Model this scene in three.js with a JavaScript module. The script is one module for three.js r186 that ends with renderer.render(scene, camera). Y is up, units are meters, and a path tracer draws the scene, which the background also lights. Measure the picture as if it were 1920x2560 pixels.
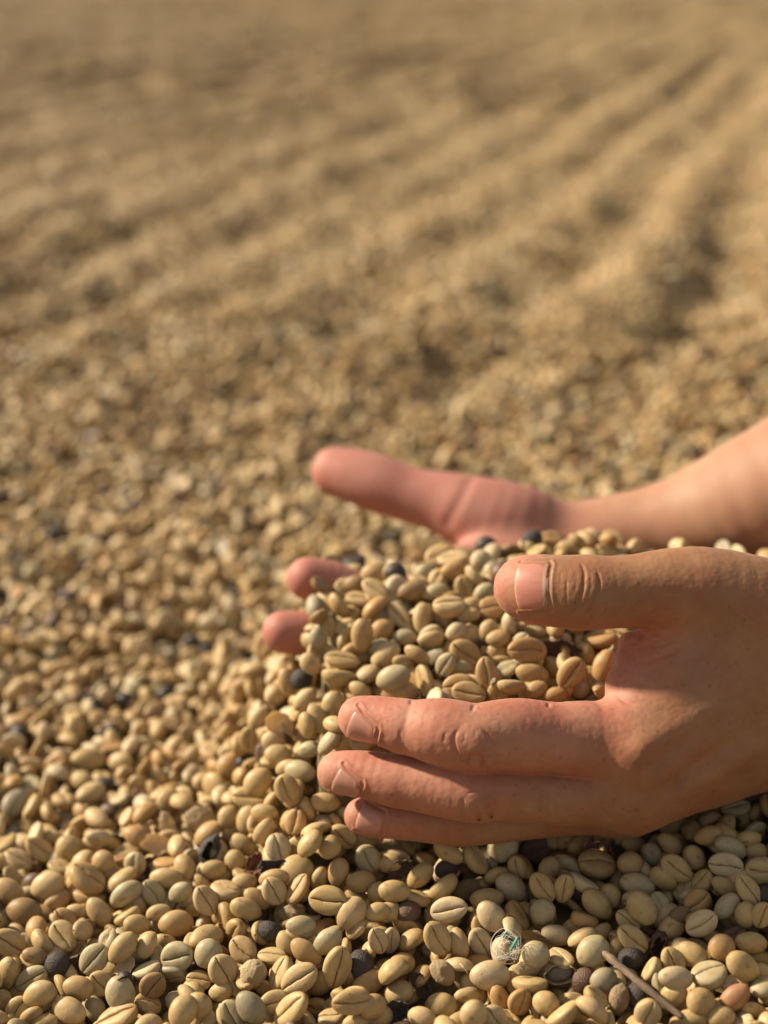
import * as THREE from 'three';
import { mergeGeometries } from 'three/addons/utils/BufferGeometryUtils.js';

// ---------------------------------------------------------------- camera, sky, sun, exposure
const EYE_HEIGHT = 0.278, PITCH = 21.5 * Math.PI / 180, LENS = 3500;        // metres, radians, focal length in pixels of a 1920 x 2560 picture
const SIN = Math.sin(PITCH), COS = Math.cos(PITCH);
const scene = new THREE.Scene();
const camera = new THREE.PerspectiveCamera(2 * Math.atan(1280 / LENS) * 180 / Math.PI, 0.75, 0.02, 400);
camera.position.set(0, EYE_HEIGHT, 0);
camera.lookAt(0, EYE_HEIGHT - SIN, -COS);
camera.focus = 0.411;
camera.userData.fStop = 5.3;
const SUN_AZIMUTH = 63 * Math.PI / 180, SUN_HEIGHT = 31 * Math.PI / 180;    // azimuth to the left of straight ahead
const toSun = new THREE.Vector3(-Math.sin(SUN_AZIMUTH) * Math.cos(SUN_HEIGHT), Math.sin(SUN_HEIGHT), -Math.cos(SUN_AZIMUTH) * Math.cos(SUN_HEIGHT));
const sun = new THREE.DirectionalLight(new THREE.Color().setRGB(1, 0.875, 0.685), 5.0);
sun.name = 'sun';
sun.position.copy(toSun).multiplyScalar(3);
sun.target.position.set(0, 0.03, -0.45);
sun.castShadow = true;
sun.shadow.radius = 7;
sun.shadow.mapSize.set(4096, 4096);
Object.assign(sun.shadow.camera, { left: -0.6, right: 0.6, top: 0.6, bottom: -0.6, near: 0.5, far: 8 });
scene.add(sun, sun.target);
{
  const w = 256, h = 128, data = new Float32Array(w * h * 4), d = new THREE.Vector3();
  const mixc = (a, b, t) => a.map((x, i) => x + (b[i] - x) * t);
  for (let j = 0; j < h; j++) for (let i = 0; i < w; i++) {
    const lat = ((j + 0.5) / h - 0.5) * Math.PI, lon = ((i + 0.5) / w - 0.5) * 2 * Math.PI;
    d.set(Math.cos(lat) * Math.cos(lon), Math.sin(lat), Math.cos(lat) * Math.sin(lon));
    const up = Math.max(0, d.y), near = Math.max(0, d.dot(toSun));
    let c = mixc([0.95, 0.85, 0.70], [0.46, 0.51, 0.56], 1 - Math.pow(1 - up, 3.0));
    const glow = 0.9 * Math.pow(near, 12) + 0.35 * Math.pow(near, 3);
    c = [c[0] + glow * 1.0, c[1] + glow * 0.76, c[2] + glow * 0.46];
    data.set([...c, 1], (j * w + i) * 4);
  }
  const sky = new THREE.DataTexture(data, w, h, THREE.RGBAFormat, THREE.FloatType);
  sky.mapping = THREE.EquirectangularReflectionMapping;
  sky.minFilter = sky.magFilter = THREE.LinearFilter;
  sky.needsUpdate = true;
  scene.background = sky;
  scene.environment = sky;
  scene.backgroundIntensity = 0.37;
  scene.environmentIntensity = 0.37;
}
const renderer = new THREE.WebGLRenderer({ antialias: true });
renderer.toneMapping = THREE.LinearToneMapping;
renderer.toneMappingExposure = 1.96;
renderer.shadowMap.enabled = true;
renderer.setSize(768, 1024);

// ---------------------------------------------------------------- helpers
function rng(seed) { let a = seed >>> 0; return () => { a = (a + 0x6D2B79F5) | 0; let t = Math.imul(a ^ (a >>> 15), 1 | a); t = (t + Math.imul(t ^ (t >>> 7), 61 | t)) ^ t; return ((t ^ (t >>> 14)) >>> 0) / 4294967296; }; }
const gauss = (r) => Math.sqrt(-2 * Math.log(1 - r() * 0.999999)) * Math.cos(2 * Math.PI * r());
const clamp = (x, a, b) => x < a ? a : x > b ? b : x;
const smooth = (a, b, x) => { const t = clamp((x - a) / (b - a), 0, 1); return t * t * (3 - 2 * t); };
const lerp = (a, b, t) => a + (b - a) * t;
const hash3 = (x, y, z) => { let h = Math.imul(x, 374761393) ^ Math.imul(y, 668265263) ^ Math.imul(z, 2147483647 - 5) ^ 0x5bd1e995; h = Math.imul(h ^ (h >>> 13), 1274126177); return ((h ^ (h >>> 16)) >>> 0) / 4294967296; };
function noise(x, y, z) {                                                // value noise, -1..1
  const xi = Math.floor(x), yi = Math.floor(y), zi = Math.floor(z), f = (t) => t * t * (3 - 2 * t), u = f(x - xi), v = f(y - yi), w = f(z - zi);
  const c = (i, j, k) => hash3(xi + i, yi + j, zi + k);
  return 2 * lerp(lerp(lerp(c(0, 0, 0), c(1, 0, 0), u), lerp(c(0, 1, 0), c(1, 1, 0), u), v), lerp(lerp(c(0, 0, 1), c(1, 0, 1), u), lerp(c(0, 1, 1), c(1, 1, 1), u), v), w) - 1;
}
const V = (x, y, z) => new THREE.Vector3(x, y, z);
const RIGHT = V(1, 0, 0), UP = V(0, COS, -SIN), AHEAD = V(0, -SIN, -COS), BACK = V(0, SIN, COS);
// a point of the place, from where it stands in the picture and how many metres ahead of the lens it lies
const at = (px, py, z) => V(0, EYE_HEIGHT, 0).addScaledVector(RIGHT, (px - 960) / LENS * z).addScaledVector(UP, -(py - 1280) / LENS * z).addScaledVector(AHEAD, z);
function seen(p) { const y = p.y - EYE_HEIGHT, z = -y * SIN - p.z * COS; return [960 + p.x / z * LENS, 1280 - (y * COS - p.z * SIN) / z * LENS, z]; }
const taken = {};
const numbered = (n) => { const k = taken[n] = (taken[n] ?? -1) + 1; return k ? n + '_' + String(k).padStart(3, '0') : n; };
function add(o, name, label, category, group, kind) {
  o.name = numbered(name); o.userData = { label, category };
  if (group) o.userData.group = group;
  if (kind) o.userData.kind = kind;
  scene.add(o); return o;
}
function lit(o) { o.traverse((m) => { if (m.isMesh) m.castShadow = m.receiveShadow = true; }); return o; }
function dataMap(w, h, f, srgb) {
  const a = new Uint8Array(w * h * 4), o = [0, 0, 0];
  for (let j = 0; j < h; j++) for (let i = 0; i < w; i++) { f((i + 0.5) / w, (j + 0.5) / h, o); const k = (j * w + i) * 4; a[k] = 255 * clamp(o[0], 0, 1); a[k + 1] = 255 * clamp(o[1], 0, 1); a[k + 2] = 255 * clamp(o[2], 0, 1); a[k + 3] = 255; }
  const t = new THREE.DataTexture(a, w, h); t.wrapS = t.wrapT = THREE.RepeatWrapping; t.minFilter = t.magFilter = THREE.LinearFilter; t.colorSpace = srgb ? THREE.SRGBColorSpace : THREE.NoColorSpace; t.needsUpdate = true; return t;
}

// ---------------------------------------------------------------- the lie of the land: x to the right, d ahead of the camera's foot
const FUR = 19 * Math.PI / 180;
function land(x, d) {
  const far = smooth(0.62, 1.25, d), pit = 0.010 * Math.exp(-Math.pow((x + 0.024) / 0.018, 2) - Math.pow((d - 0.386) / 0.016, 2));
  let y = d > 0.9 ? 0.02 * (Math.min(d, 9) - 0.9) : 0;
  y += 0.0268 * Math.exp(-Math.pow((d - 0.40) / 0.075, 2)) * smooth(-0.13, 0.02, x) + 0.016 * smooth(0.0, 0.15, x) * smooth(0.52, 0.38, d) - pit;
  y += 0.006 * noise(x * 11 + 5, d * 9 + 2, 0.5) * (1 - far * 0.3) * smooth(0.4, 0.6, d + Math.max(0, -x));
  if (far > 0) {
    const across = x * Math.cos(FUR) - d * Math.sin(FUR) + 0.03 * noise(x * 3, d * 1.6, 3.5);
    const along = x * Math.sin(FUR) + d * Math.cos(FUR);
    const s = Math.sin(across * 2 * Math.PI / 0.118 + 1.7 * noise(across * 2.5, along * 0.9, 9.5));
    const big = smooth(1.6, 4, d);
    y += far * ((0.0108 + 0.003 * big) * s * (0.68 + 0.6 * noise(across * 5, along * 1.8, 1.5)) + 0.011 * noise(across * 10, along * 3.6, 2.5) + 0.012 * noise(x * 26, d * 18, 7.5) + 0.007 * noise(x * 2.2, d * 2.2, 6.5));
  }
  return y;
}
function heap(x, d) {                                                      // the heap that the hands hold
  const cx = Math.max(0, -0.021 - x), c0 = Math.max(0, 0.384 - d), c1 = Math.max(0, d - 0.470);
  const t = 0.066 + 0.0245 * smooth(0.378, 0.455, d) - 0.008 * smooth(0.032, -0.012, x) - 0.010 * smooth(0.055, 0.12, x) + 0.003 * noise(x * 40, d * 40, 4.5);
  const front = c0 * lerp(1.5, 2.6, smooth(-0.03, 0.01, x));
  return t - Math.hypot(cx * 1.8, front, c1 * 1.0);
}
const surface = (x, d) => { const a = land(x, d), b = heap(x, d), k = 0.012, h = clamp(0.5 + 0.5 * (b - a) / k, 0, 1); return lerp(a, b, h) + k * h * (1 - h); };

// ---------------------------------------------------------------- hands: smooth union of tapered bones, meshed on a grid
function cone(a, ra, b, rb) {                                              // tapered capsule
  const ax = a.x, ay = a.y, az = a.z, dx = b.x - ax, dy = b.y - ay, dz = b.z - az, l2 = dx * dx + dy * dy + dz * dz, rr = ra - rb, a2 = l2 - rr * rr, il2 = 1 / l2;
  const mx = ax + dx / 2, my = ay + dy / 2, mz = az + dz / 2, R = Math.sqrt(l2) / 2 + Math.max(ra, rb);
  const f = (x, y, z) => {
    const px = x - ax, py = y - ay, pz = z - az, t = px * dx + py * dy + pz * dz, zz = t - l2;
    const qx = px * l2 - dx * t, qy = py * l2 - dy * t, qz = pz * l2 - dz * t, x2 = qx * qx + qy * qy + qz * qz, y2 = t * t * l2, z2 = zz * zz * l2;
    const k = Math.sign(rr) * rr * rr * x2;
    if (Math.sign(zz) * a2 * z2 > k) return Math.sqrt(x2 + z2) * il2 - rb;
    if (Math.sign(t) * a2 * y2 < k) return Math.sqrt(x2 + y2) * il2 - ra;
    return (Math.sqrt(x2 * a2 * il2) + t * rr) * il2 - ra;
  };
  f.far = (x, y, z) => Math.sqrt((x - mx) ** 2 + (y - my) ** 2 + (z - mz) ** 2) - R;
  return f;
}
const smin = (a, b, k) => { const h = k - Math.abs(a - b); return h > 0 ? Math.min(a, b) - h * h * 0.25 / k : Math.min(a, b); };
function union(list, k) {                                                  // smooth union that skips what is too far to matter
  const f = (x, y, z) => { let d = 1; for (const g of list) if (g.far(x, y, z) < d + k) d = smin(d, g(x, y, z), k); return d; };
  f.far = (x, y, z) => { let d = 1; for (const g of list) { const e = g.far(x, y, z); if (e < d) d = e; } return d - k * 0.25; };
  return f;
}
// a chain of joints [x, y in the picture, mm ahead of the lens, radius in picture pixels]
function chain(joints, k) {
  const j = joints.map(([x, y, z, r]) => [at(x, y, z / 1000), r / LENS * z / 1000]);
  if (j.length < 4) return union(j.slice(1).map((b, i) => cone(j[i][0], j[i][1], b[0], b[1])), k);
  const n = j.length - 1, cr = (a, b, c, d, t) => 0.5 * (2 * b + (c - a) * t + (2 * a - 5 * b + 4 * c - d) * t * t + (3 * b - a - 3 * c + d) * t * t * t), fineJoints = [];
  for (let i = 0; i < n; i++) for (let s = 0; s < 4 || (i === n - 1 && s < 5); s++) {                    // a smooth run through the joints
    const [a, b, c, d] = [j[Math.max(0, i - 1)], j[i], j[i + 1], j[Math.min(n, i + 2)]], t = s / 4, f = (q) => cr(a[0][q], b[0][q], c[0][q], d[0][q], t);
    fineJoints.push([V(f('x'), f('y'), f('z')), cr(a[1], b[1], c[1], d[1], t)]);
  }
  return union(fineJoints.slice(1).map((b, i) => cone(fineJoints[i][0], fineJoints[i][1], b[0], b[1])), k * 0.4);
}
function grid(sdf, lo, hi, h, coarse) {                                     // naive surface nets
  const B = 8, n = [0, 1, 2].map((i) => Math.ceil((hi.getComponent(i) - lo.getComponent(i)) / h / B) * B), [nx, ny, nz] = n;
  const at3 = (i, j, k) => i + (nx + 1) * (j + (ny + 1) * k), val = new Float32Array((nx + 1) * (ny + 1) * (nz + 1)).fill(NaN), blocks = [];
  for (let k = 0; k < nz; k += B) for (let j = 0; j < ny; j += B) for (let i = 0; i < nx; i += B) {
    if (Math.abs(coarse(lo.x + (i + B / 2) * h, lo.y + (j + B / 2) * h, lo.z + (k + B / 2) * h)) > B * h * 0.87 * 1.25 + 0.001) continue;
    blocks.push([i, j, k]);
    for (let c = k; c <= k + B; c++) for (let b = j; b <= j + B; b++) for (let a = i; a <= i + B; a++) { const q = at3(a, b, c); if (val[q] !== val[q]) val[q] = sdf(lo.x + a * h, lo.y + b * h, lo.z + c * h); }
  }
  const pos = [], nor = [], index = [], vert = new Map(), e = h * 0.4;
  const g = (x, y, z) => { const gx = sdf(x + e, y, z) - sdf(x - e, y, z), gy = sdf(x, y + e, z) - sdf(x, y - e, z), gz = sdf(x, y, z + e) - sdf(x, y, z - e), l = Math.hypot(gx, gy, gz) || 1; return [gx / l, gy / l, gz / l, l / (2 * e)]; };
  for (const [bi, bj, bk] of blocks) for (let k = bk; k < bk + B; k++) for (let j = bj; j < bj + B; j++) for (let i = bi; i < bi + B; i++) {
    let m = 0, cx = 0, cy = 0, cz = 0, c = 0;
    const v = []; for (let q = 0; q < 8; q++) { v[q] = val[at3(i + (q & 1), j + ((q >> 1) & 1), k + (q >> 2))]; if (v[q] < 0) m |= 1 << q; }
    if (m === 0 || m === 255) continue;
    for (let q = 0; q < 8; q++) for (const bit of [1, 2, 4]) if (!(q & bit)) { const r = q | bit; if ((v[q] < 0) !== (v[r] < 0)) { const t = v[q] / (v[q] - v[r]); cx += (q & 1) + (bit === 1 ? t : 0); cy += ((q >> 1) & 1) + (bit === 2 ? t : 0); cz += (q >> 2) + (bit === 4 ? t : 0); c++; } }
    let x = lo.x + (i + cx / c) * h, y = lo.y + (j + cy / c) * h, z = lo.z + (k + cz / c) * h;
    let [gx, gy, gz, l] = g(x, y, z);
    const d = clamp(sdf(x, y, z) / Math.max(l, 0.5), -h * 0.5, h * 0.5); x -= gx * d; y -= gy * d; z -= gz * d;
    vert.set(at3(i, j, k), pos.length / 3); pos.push(x, y, z); nor.push(gx, gy, gz);
  }
  const step = [1, nx + 1, (nx + 1) * (ny + 1)];
  for (const q of vert.keys()) for (let ax = 0; ax < 3; ax++) {
    const u = step[(ax + 1) % 3], w = step[(ax + 2) % 3], a = val[q], b = val[q + step[ax]];
    if ((a < 0) === (b < 0)) continue;
    const p = [vert.get(q), vert.get(q - u), vert.get(q - u - w), vert.get(q - w)];
    if (p.some((s) => s === undefined)) continue;
    if (a < 0) index.push(p[0], p[1], p[2], p[0], p[2], p[3]); else index.push(p[0], p[2], p[1], p[0], p[3], p[2]);
  }
  const geo = new THREE.BufferGeometry();
  geo.setAttribute('position', new THREE.BufferAttribute(new Float32Array(pos), 3));
  geo.setAttribute('normal', new THREE.BufferAttribute(new Float32Array(nor), 3));
  geo.setIndex(index);
  return geo;
}
function ray(sdf, px, py) {                                                // first point of the surface along a line of sight
  let z = 0.34; const p = V(), o = at(px, py, 1).sub(camera.position), s = 1 / o.length();
  for (let i = 0; i < 200 && z < 0.75; i++) { p.copy(camera.position).addScaledVector(o, z); const d = sdf(p.x, p.y, p.z); if (d < 2e-5) return p; z += d * s * 0.9; }
  return null;
}
const slope3 = (sdf, p, e = 2e-4) => V(sdf(p.x + e, p.y, p.z) - sdf(p.x - e, p.y, p.z), sdf(p.x, p.y + e, p.z) - sdf(p.x, p.y - e, p.z), sdf(p.x, p.y, p.z + e) - sdf(p.x, p.y, p.z - e)).normalize();
function mark(sdf, points, width, depth) {                                  // a crease (depth > 0) or a ridge (< 0) that follows a line on the skin
  const p = points.map(([x, y]) => ray(sdf, x, y)).filter(Boolean), seg = [];
  const c = new THREE.CatmullRomCurve3(p), n = Math.max(4, points.length * 4);
  if (p.length < 2) return null;
  const q = c.getPoints(n), L = q.length - 1;
  const ends = (i) => width > 0.0018 ? 1 : smooth(0, 1, Math.min(i, L - i) / (n * 0.35)); for (let i = 0; i < L; i++) seg.push([q[i], q[i + 1].clone().sub(q[i]), ends(i), ends(i + 1)]);
  const box = new THREE.Box3().setFromPoints(q).expandByScalar(width * 2.6);
  return (x, y, z) => {
    if (x < box.min.x || x > box.max.x || y < box.min.y || y > box.max.y || z < box.min.z || z > box.max.z) return 0;
    let best = 1, amp = 0;
    for (const [a, d, s, s1] of seg) { const px = x - a.x, py = y - a.y, pz = z - a.z, t = clamp((px * d.x + py * d.y + pz * d.z) / d.lengthSq(), 0, 1), e = (px - d.x * t) ** 2 + (py - d.y * t) ** 2 + (pz - d.z * t) ** 2; if (e < best) { best = e; amp = lerp(s, s1, t); } }
    return depth * amp * Math.exp(-best / (width * width));
  };
}
function nailShape(sdf, px, py, tipPx, tipPy, long, wide) {                  // a curved plate that lies on the finger
  const c = ray(sdf, px, py), n = slope3(sdf, c, 1.5e-3), tip = at(tipPx, tipPy, seen(c)[2]).sub(c), a = tip.addScaledVector(n, -tip.dot(n)).normalize(), b = n.clone().cross(a);
  const N = 22, M = 18, pos = [], idx = [], uv = [], rim = [], p = V(), lay = (u, v) => {
    p.copy(c).addScaledVector(a, u * long / 2).addScaledVector(b, v * wide / 2).addScaledVector(n, 0.004);
    for (let i = 0; i < 40; i++) { const d = sdf(p.x, p.y, p.z); if (d < 1e-5) break; p.addScaledVector(n, -d * 0.8); }
    const drop = c.clone().sub(p).dot(n); if (drop > 0.0052) p.addScaledVector(n, drop - 0.0052);
    return p.clone();
  };
  for (let i = 0; i <= N; i++) for (let j = 0; j <= M; j++) {
    const t = i / N * 2 - 1, v = j / M * 2 - 1;
    const back = 1 - 0.34 * v * v, u = t < 0 ? t * back : t * (1 - 0.10 * v * v - 0.12 * v ** 6), s = v * (t < 0 ? 1 - 0.18 * t * t : 1 - 0.08 * t * t);
    const q = lay(u, s), edge = Math.max(Math.abs(t) ** 8, Math.abs(v) ** 6), nn = slope3(sdf, q, 8e-4);
    q.addScaledVector(nn, lerp(0.00030, -0.00012, edge));
    pos.push(q.x, q.y, q.z); uv.push(i / N, j / M);
    if (i < N && j < M) { const k = i * (M + 1) + j; idx.push(k, k + M + 1, k + 1, k + 1, k + M + 1, k + M + 2); }
  }
  for (let j = 0; j <= M; j++) rim.push(j); for (let i = 1; i <= N; i++) rim.push(i * (M + 1) + M);
  const g = new THREE.BufferGeometry();
  g.setAttribute('position', new THREE.Float32BufferAttribute(pos, 3)); g.setAttribute('uv', new THREE.Float32BufferAttribute(uv, 2)); g.setIndex(idx);
  const flip = (() => { g.computeVertexNormals(); return V().fromBufferAttribute(g.attributes.normal, (M + 1) * 10 + 9).dot(n) < 0; })();
  if (flip) { for (let i = 0; i < idx.length; i += 3) [idx[i], idx[i + 1]] = [idx[i + 1], idx[i]]; g.setIndex(idx); g.computeVertexNormals(); }
  // the groove in the skin round the plate
  const ring = []; for (let i = 0; i <= 24; i++) { const f = i / 24, u = f < 0.3 ? lerp(0.8, -0.9, f / 0.3) : f > 0.7 ? lerp(-0.9, 0.8, (f - 0.7) / 0.3) : -1 - 0.02, v = f < 0.3 ? -1.04 : f > 0.7 ? 1.04 : lerp(-1.02, 1.02, (f - 0.3) / 0.4); ring.push(lay(u, v)); }
  return { geo: g, ring };
}
function ringMark(ring, width, depth) {
  const box = new THREE.Box3().setFromPoints(ring).expandByScalar(width * 3);
  return (x, y, z) => {
    if (x < box.min.x || x > box.max.x || y < box.min.y || y > box.max.y || z < box.min.z || z > box.max.z) return 0;
    let best = 1; for (let i = 1; i < ring.length; i++) { const a = ring[i - 1], b = ring[i], dx = b.x - a.x, dy = b.y - a.y, dz = b.z - a.z, px = x - a.x, py = y - a.y, pz = z - a.z, t = clamp((px * dx + py * dy + pz * dz) / (dx * dx + dy * dy + dz * dz + 1e-12), 0, 1), e = (px - dx * t) ** 2 + (py - dy * t) ** 2 + (pz - dz * t) ** 2; if (e < best) best = e; }
    const r = Math.sqrt(best) / width; return depth * Math.exp(-r * r) - depth * 0.8 * Math.exp(-((r - 2) ** 2));
  };
}

// the near hand, back towards the camera, thumb on top
const nearFingers = union([
  chain([[900, 1795, 420, 55], [945, 1799, 418, 59], [1008, 1815, 415, 68], [1040, 1821, 414, 70], [1103, 1829, 411, 83], [1190, 1845, 409, 86], [1240, 1840, 409.5, 88], [1300, 1839, 411, 93], [1385, 1846, 413, 90], [1470, 1850, 415, 97], [1590, 1864, 416, 97]], 0.0007),
  chain([[846, 1932, 424, 53], [895, 1934, 422, 57], [985, 1951, 419, 66], [1020, 1956, 418, 67], [1096, 1966, 416, 73], [1180, 1977, 414, 78], [1240, 1977, 414, 74], [1320, 1980, 415, 75], [1410, 1986, 416, 76], [1585, 1984, 419, 84]], 0.0007),
  chain([[906, 2040, 430, 46], [950, 2043, 429, 50], [1040, 2048, 428, 54], [1120, 2053, 427, 60], [1190, 2050, 427, 62], [1400, 2030, 429, 60], [1560, 2005, 432, 78]], 0.0007),
  chain([[985, 2050, 446, 40], [1060, 2055, 445, 46], [1180, 2050, 444, 50], [1400, 2030, 445, 52], [1570, 1995, 446, 66]], 0.0007),
], 0.0007);
const nearPalm = union([
  chain([[1590, 1866, 415, 104], [1700, 1800, 421, 112], [1990, 1700, 431, 160], [2200, 1660, 440, 170]], 0.004),
  chain([[1585, 1984, 418, 91], [1753, 1899, 423, 104], [1930, 1812, 430, 126], [2200, 1740, 440, 165]], 0.004),
  chain([[1560, 2005, 432, 78], [1760, 1905, 436, 95], [2000, 1800, 442, 130]], 0.004),
  chain([[1570, 1995, 446, 66], [1800, 1880, 448, 85], [2000, 1800, 450, 120]], 0.004),
  chain([[1655, 1690, 424, 58], [1720, 1650, 424, 92], [1900, 1640, 430, 130]], 0.004),
  chain([[1606, 1752, 419, 66], [1690, 1740, 420, 90], [1860, 1690, 426, 120]], 0.004),
], 0.012);
const nearThumb = union([chain([[1314, 1469, 421, 80], [1352, 1475, 419, 88], [1400, 1478, 417, 89], [1462, 1481, 416, 94], [1520, 1481, 416, 90], [1590, 1478, 417, 92], [1690, 1474, 419, 104], [1780, 1488, 421, 118], [1925, 1566, 429, 165], [2150, 1640, 440, 170]], 0.001)], 0.001);
const nearHandShape = (x, y, z) => {
  const p = nearPalm(x, y, z), f = nearFingers.far(x, y, z) < p + 0.012 ? nearFingers(x, y, z) : 1, t = nearThumb.far(x, y, z) < Math.min(p, f) + 0.01 ? nearThumb(x, y, z) : 1;
  const w = nearWeb.far(x, y, z) < 0.02 ? nearWeb(x, y, z) : 1;
  return smin(smin(smin(p, f, 0.0045), t, 0.009), w, 0.0035);
};
const nearWeb = union([chain([[1574, 1606, 426, 27], [1640, 1618, 425, 44]], 0.002), chain([[1562, 1655, 424, 32], [1640, 1650, 423, 46]], 0.002), chain([[1549, 1706, 421, 34], [1640, 1705, 421, 48]], 0.002)], 0.0036);
// the far hand, palm towards the camera, and its forearm
const farHandShape = (() => {
  const thumb = chain([[840, 1178, 566, 61], [890, 1192, 563, 68], [950, 1211, 560, 72], [1024, 1237, 557, 69], [1110, 1258, 554, 78], [1190, 1285, 551, 94], [1290, 1318, 550, 108], [1390, 1345, 552, 90], [1480, 1356, 553, 76]], 0.0012);
  const fingers = union([
    chain([[770, 1446, 500, 54], [830, 1462, 502, 58], [930, 1500, 505, 60], [1150, 1500, 526, 75]], 0.0008),
    chain([[708, 1580, 496, 53], [770, 1584, 498, 57], [880, 1590, 503, 60], [1130, 1540, 524, 72]], 0.0008),
    chain([[890, 1690, 503, 44], [960, 1680, 506, 54], [1130, 1580, 520, 68]], 0.0008),
  ], 0.0008);
  const palm = union([
    chain([[1150, 1440, 532, 75], [1300, 1420, 545, 95], [1490, 1372, 552, 82]], 0.004),
    chain([[1130, 1540, 522, 72], [1300, 1480, 540, 95], [1490, 1400, 552, 85]], 0.004),
    chain([[1500, 1364, 552, 92], [1600, 1338, 548, 109], [1740, 1302, 541, 128], [1930, 1240, 530, 172], [2300, 1120, 515, 258]], 0.002),
  ], 0.016);
  return (x, y, z) => smin(smin(palm(x, y, z), thumb(x, y, z), 0.006), fingers(x, y, z), 0.006);
})();
const handsShape = (x, y, z) => Math.min(nearHandShape(x, y, z), farHandShape(x, y, z));

const skin = new THREE.MeshPhysicalMaterial({ name: 'skin', vertexColors: true, roughness: 0.52, specularIntensity: 0.5, sheen: 0.25, sheenRoughness: 0.5, sheenColor: new THREE.Color().setRGB(0.8, 0.45, 0.3), transmission: 0.2, thickness: 0 });
skin.roughness = 0.6;
const nailMap = dataMap(128, 64, (u, v, o) => {
  const moon = smooth(0.2, 0.13, u + 0.12 * (2 * v - 1) ** 2), edge = smooth(0.9, 0.93, u - 0.03 * (2 * v - 1) ** 2), n = 0.03 * noise(u * 3, v * 30, 1.5);
  const c = [0.64, 0.42, 0.355]; for (let i = 0; i < 3; i++) o[i] = lerp(lerp(c[i], [0.74, 0.60, 0.545][i], moon * 0.8), [0.74, 0.62, 0.52][i], edge * 0.35) + n;
}, true);
const smallNailMap = dataMap(64, 64, (u, v, o) => { const n = 0.03 * noise(u * 3, v * 24, 4.5); o[0] = 0.66 + n; o[1] = 0.44 + n + 0.04 * u; o[2] = 0.375 + n + 0.04 * u; }, true);
const smallNail = new THREE.MeshPhysicalMaterial({ name: 'nail', map: smallNailMap, roughness: 0.42, side: THREE.DoubleSide });
const nailMaterial = new THREE.MeshPhysicalMaterial({ name: 'nail', map: nailMap, roughness: 0.5, specularIntensity: 0.7 });
nailMaterial.side = THREE.DoubleSide;
function paint(geo, base, spots, seed, pores, blotch = 1) {
  const p = geo.attributes.position, col = new Float32Array(p.count * 3), uv = new Float32Array(p.count * 2);
  const S = spots.map(([x, y, z, r, c, w]) => ({ p: at(x, y, z / 1000), r: r / 1000, c, w }));
  for (let i = 0; i < p.count; i++) {
    const x = p.getX(i), y = p.getY(i), z = p.getZ(i);
    let c = base.slice();
    for (const s of S) { const e = Math.exp(-((x - s.p.x) ** 2 + (y - s.p.y) ** 2 + (z - s.p.z) ** 2) / (s.r * s.r)) * s.w; if (e > 0.01) for (let k = 0; k < 3; k++) c[k] = lerp(c[k], s.c[k], e); }
    const m = 0.18 * noise(x * 90 + seed, y * 90, z * 90) + 0.14 * noise(x * 260, y * 260 + seed, z * 260) + 0.13 * noise(x * 900, y * 900, z * 900 + seed), red = 0.19 * noise(x * 120, y * 120, z * 120 + 7) + 0.11 * noise(x * 330, y * 330, z * 330 + 7);
    c = [c[0] * (1 + blotch * m * 0.8), c[1] * (1 + blotch * (m - red)), c[2] * (1 + blotch * (m * 1.1 - red))];
    if (pores) {                                                             // hair follicles and freckles
      const q = 0.0026, gx = Math.floor(x / q), gy = Math.floor(y / q), gz = Math.floor(z / q);
      const hx = (gx + 0.2 + 0.6 * hash3(gx, gy, gz + 11)) * q, hy = (gy + 0.2 + 0.6 * hash3(gx + 3, gy, gz)) * q, hz = (gz + 0.2 + 0.6 * hash3(gx, gy + 5, gz)) * q;
      const rr = Math.hypot(x - hx, y - hy, z - hz), pr = 0.00035 + 0.0003 * hash3(gx, gy, gz + 77);
      if (rr < pr && hash3(gx + 9, gy + 9, gz) < 0.75) { const t = pores * (1 - rr / pr); for (let k = 0; k < 3; k++) c[k] *= 1 - 0.45 * t; }
    }
    col.set(c, i * 3); uv.set([x * 100, (y + z * 0.4) * 100], i * 2);
  }
  geo.setAttribute('color', new THREE.BufferAttribute(col, 3)); geo.setAttribute('uv', new THREE.BufferAttribute(uv, 2));
  return geo;
}
const HAND_CELL = globalThis.__quick ? 0.0012 : 0.0005;
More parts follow.
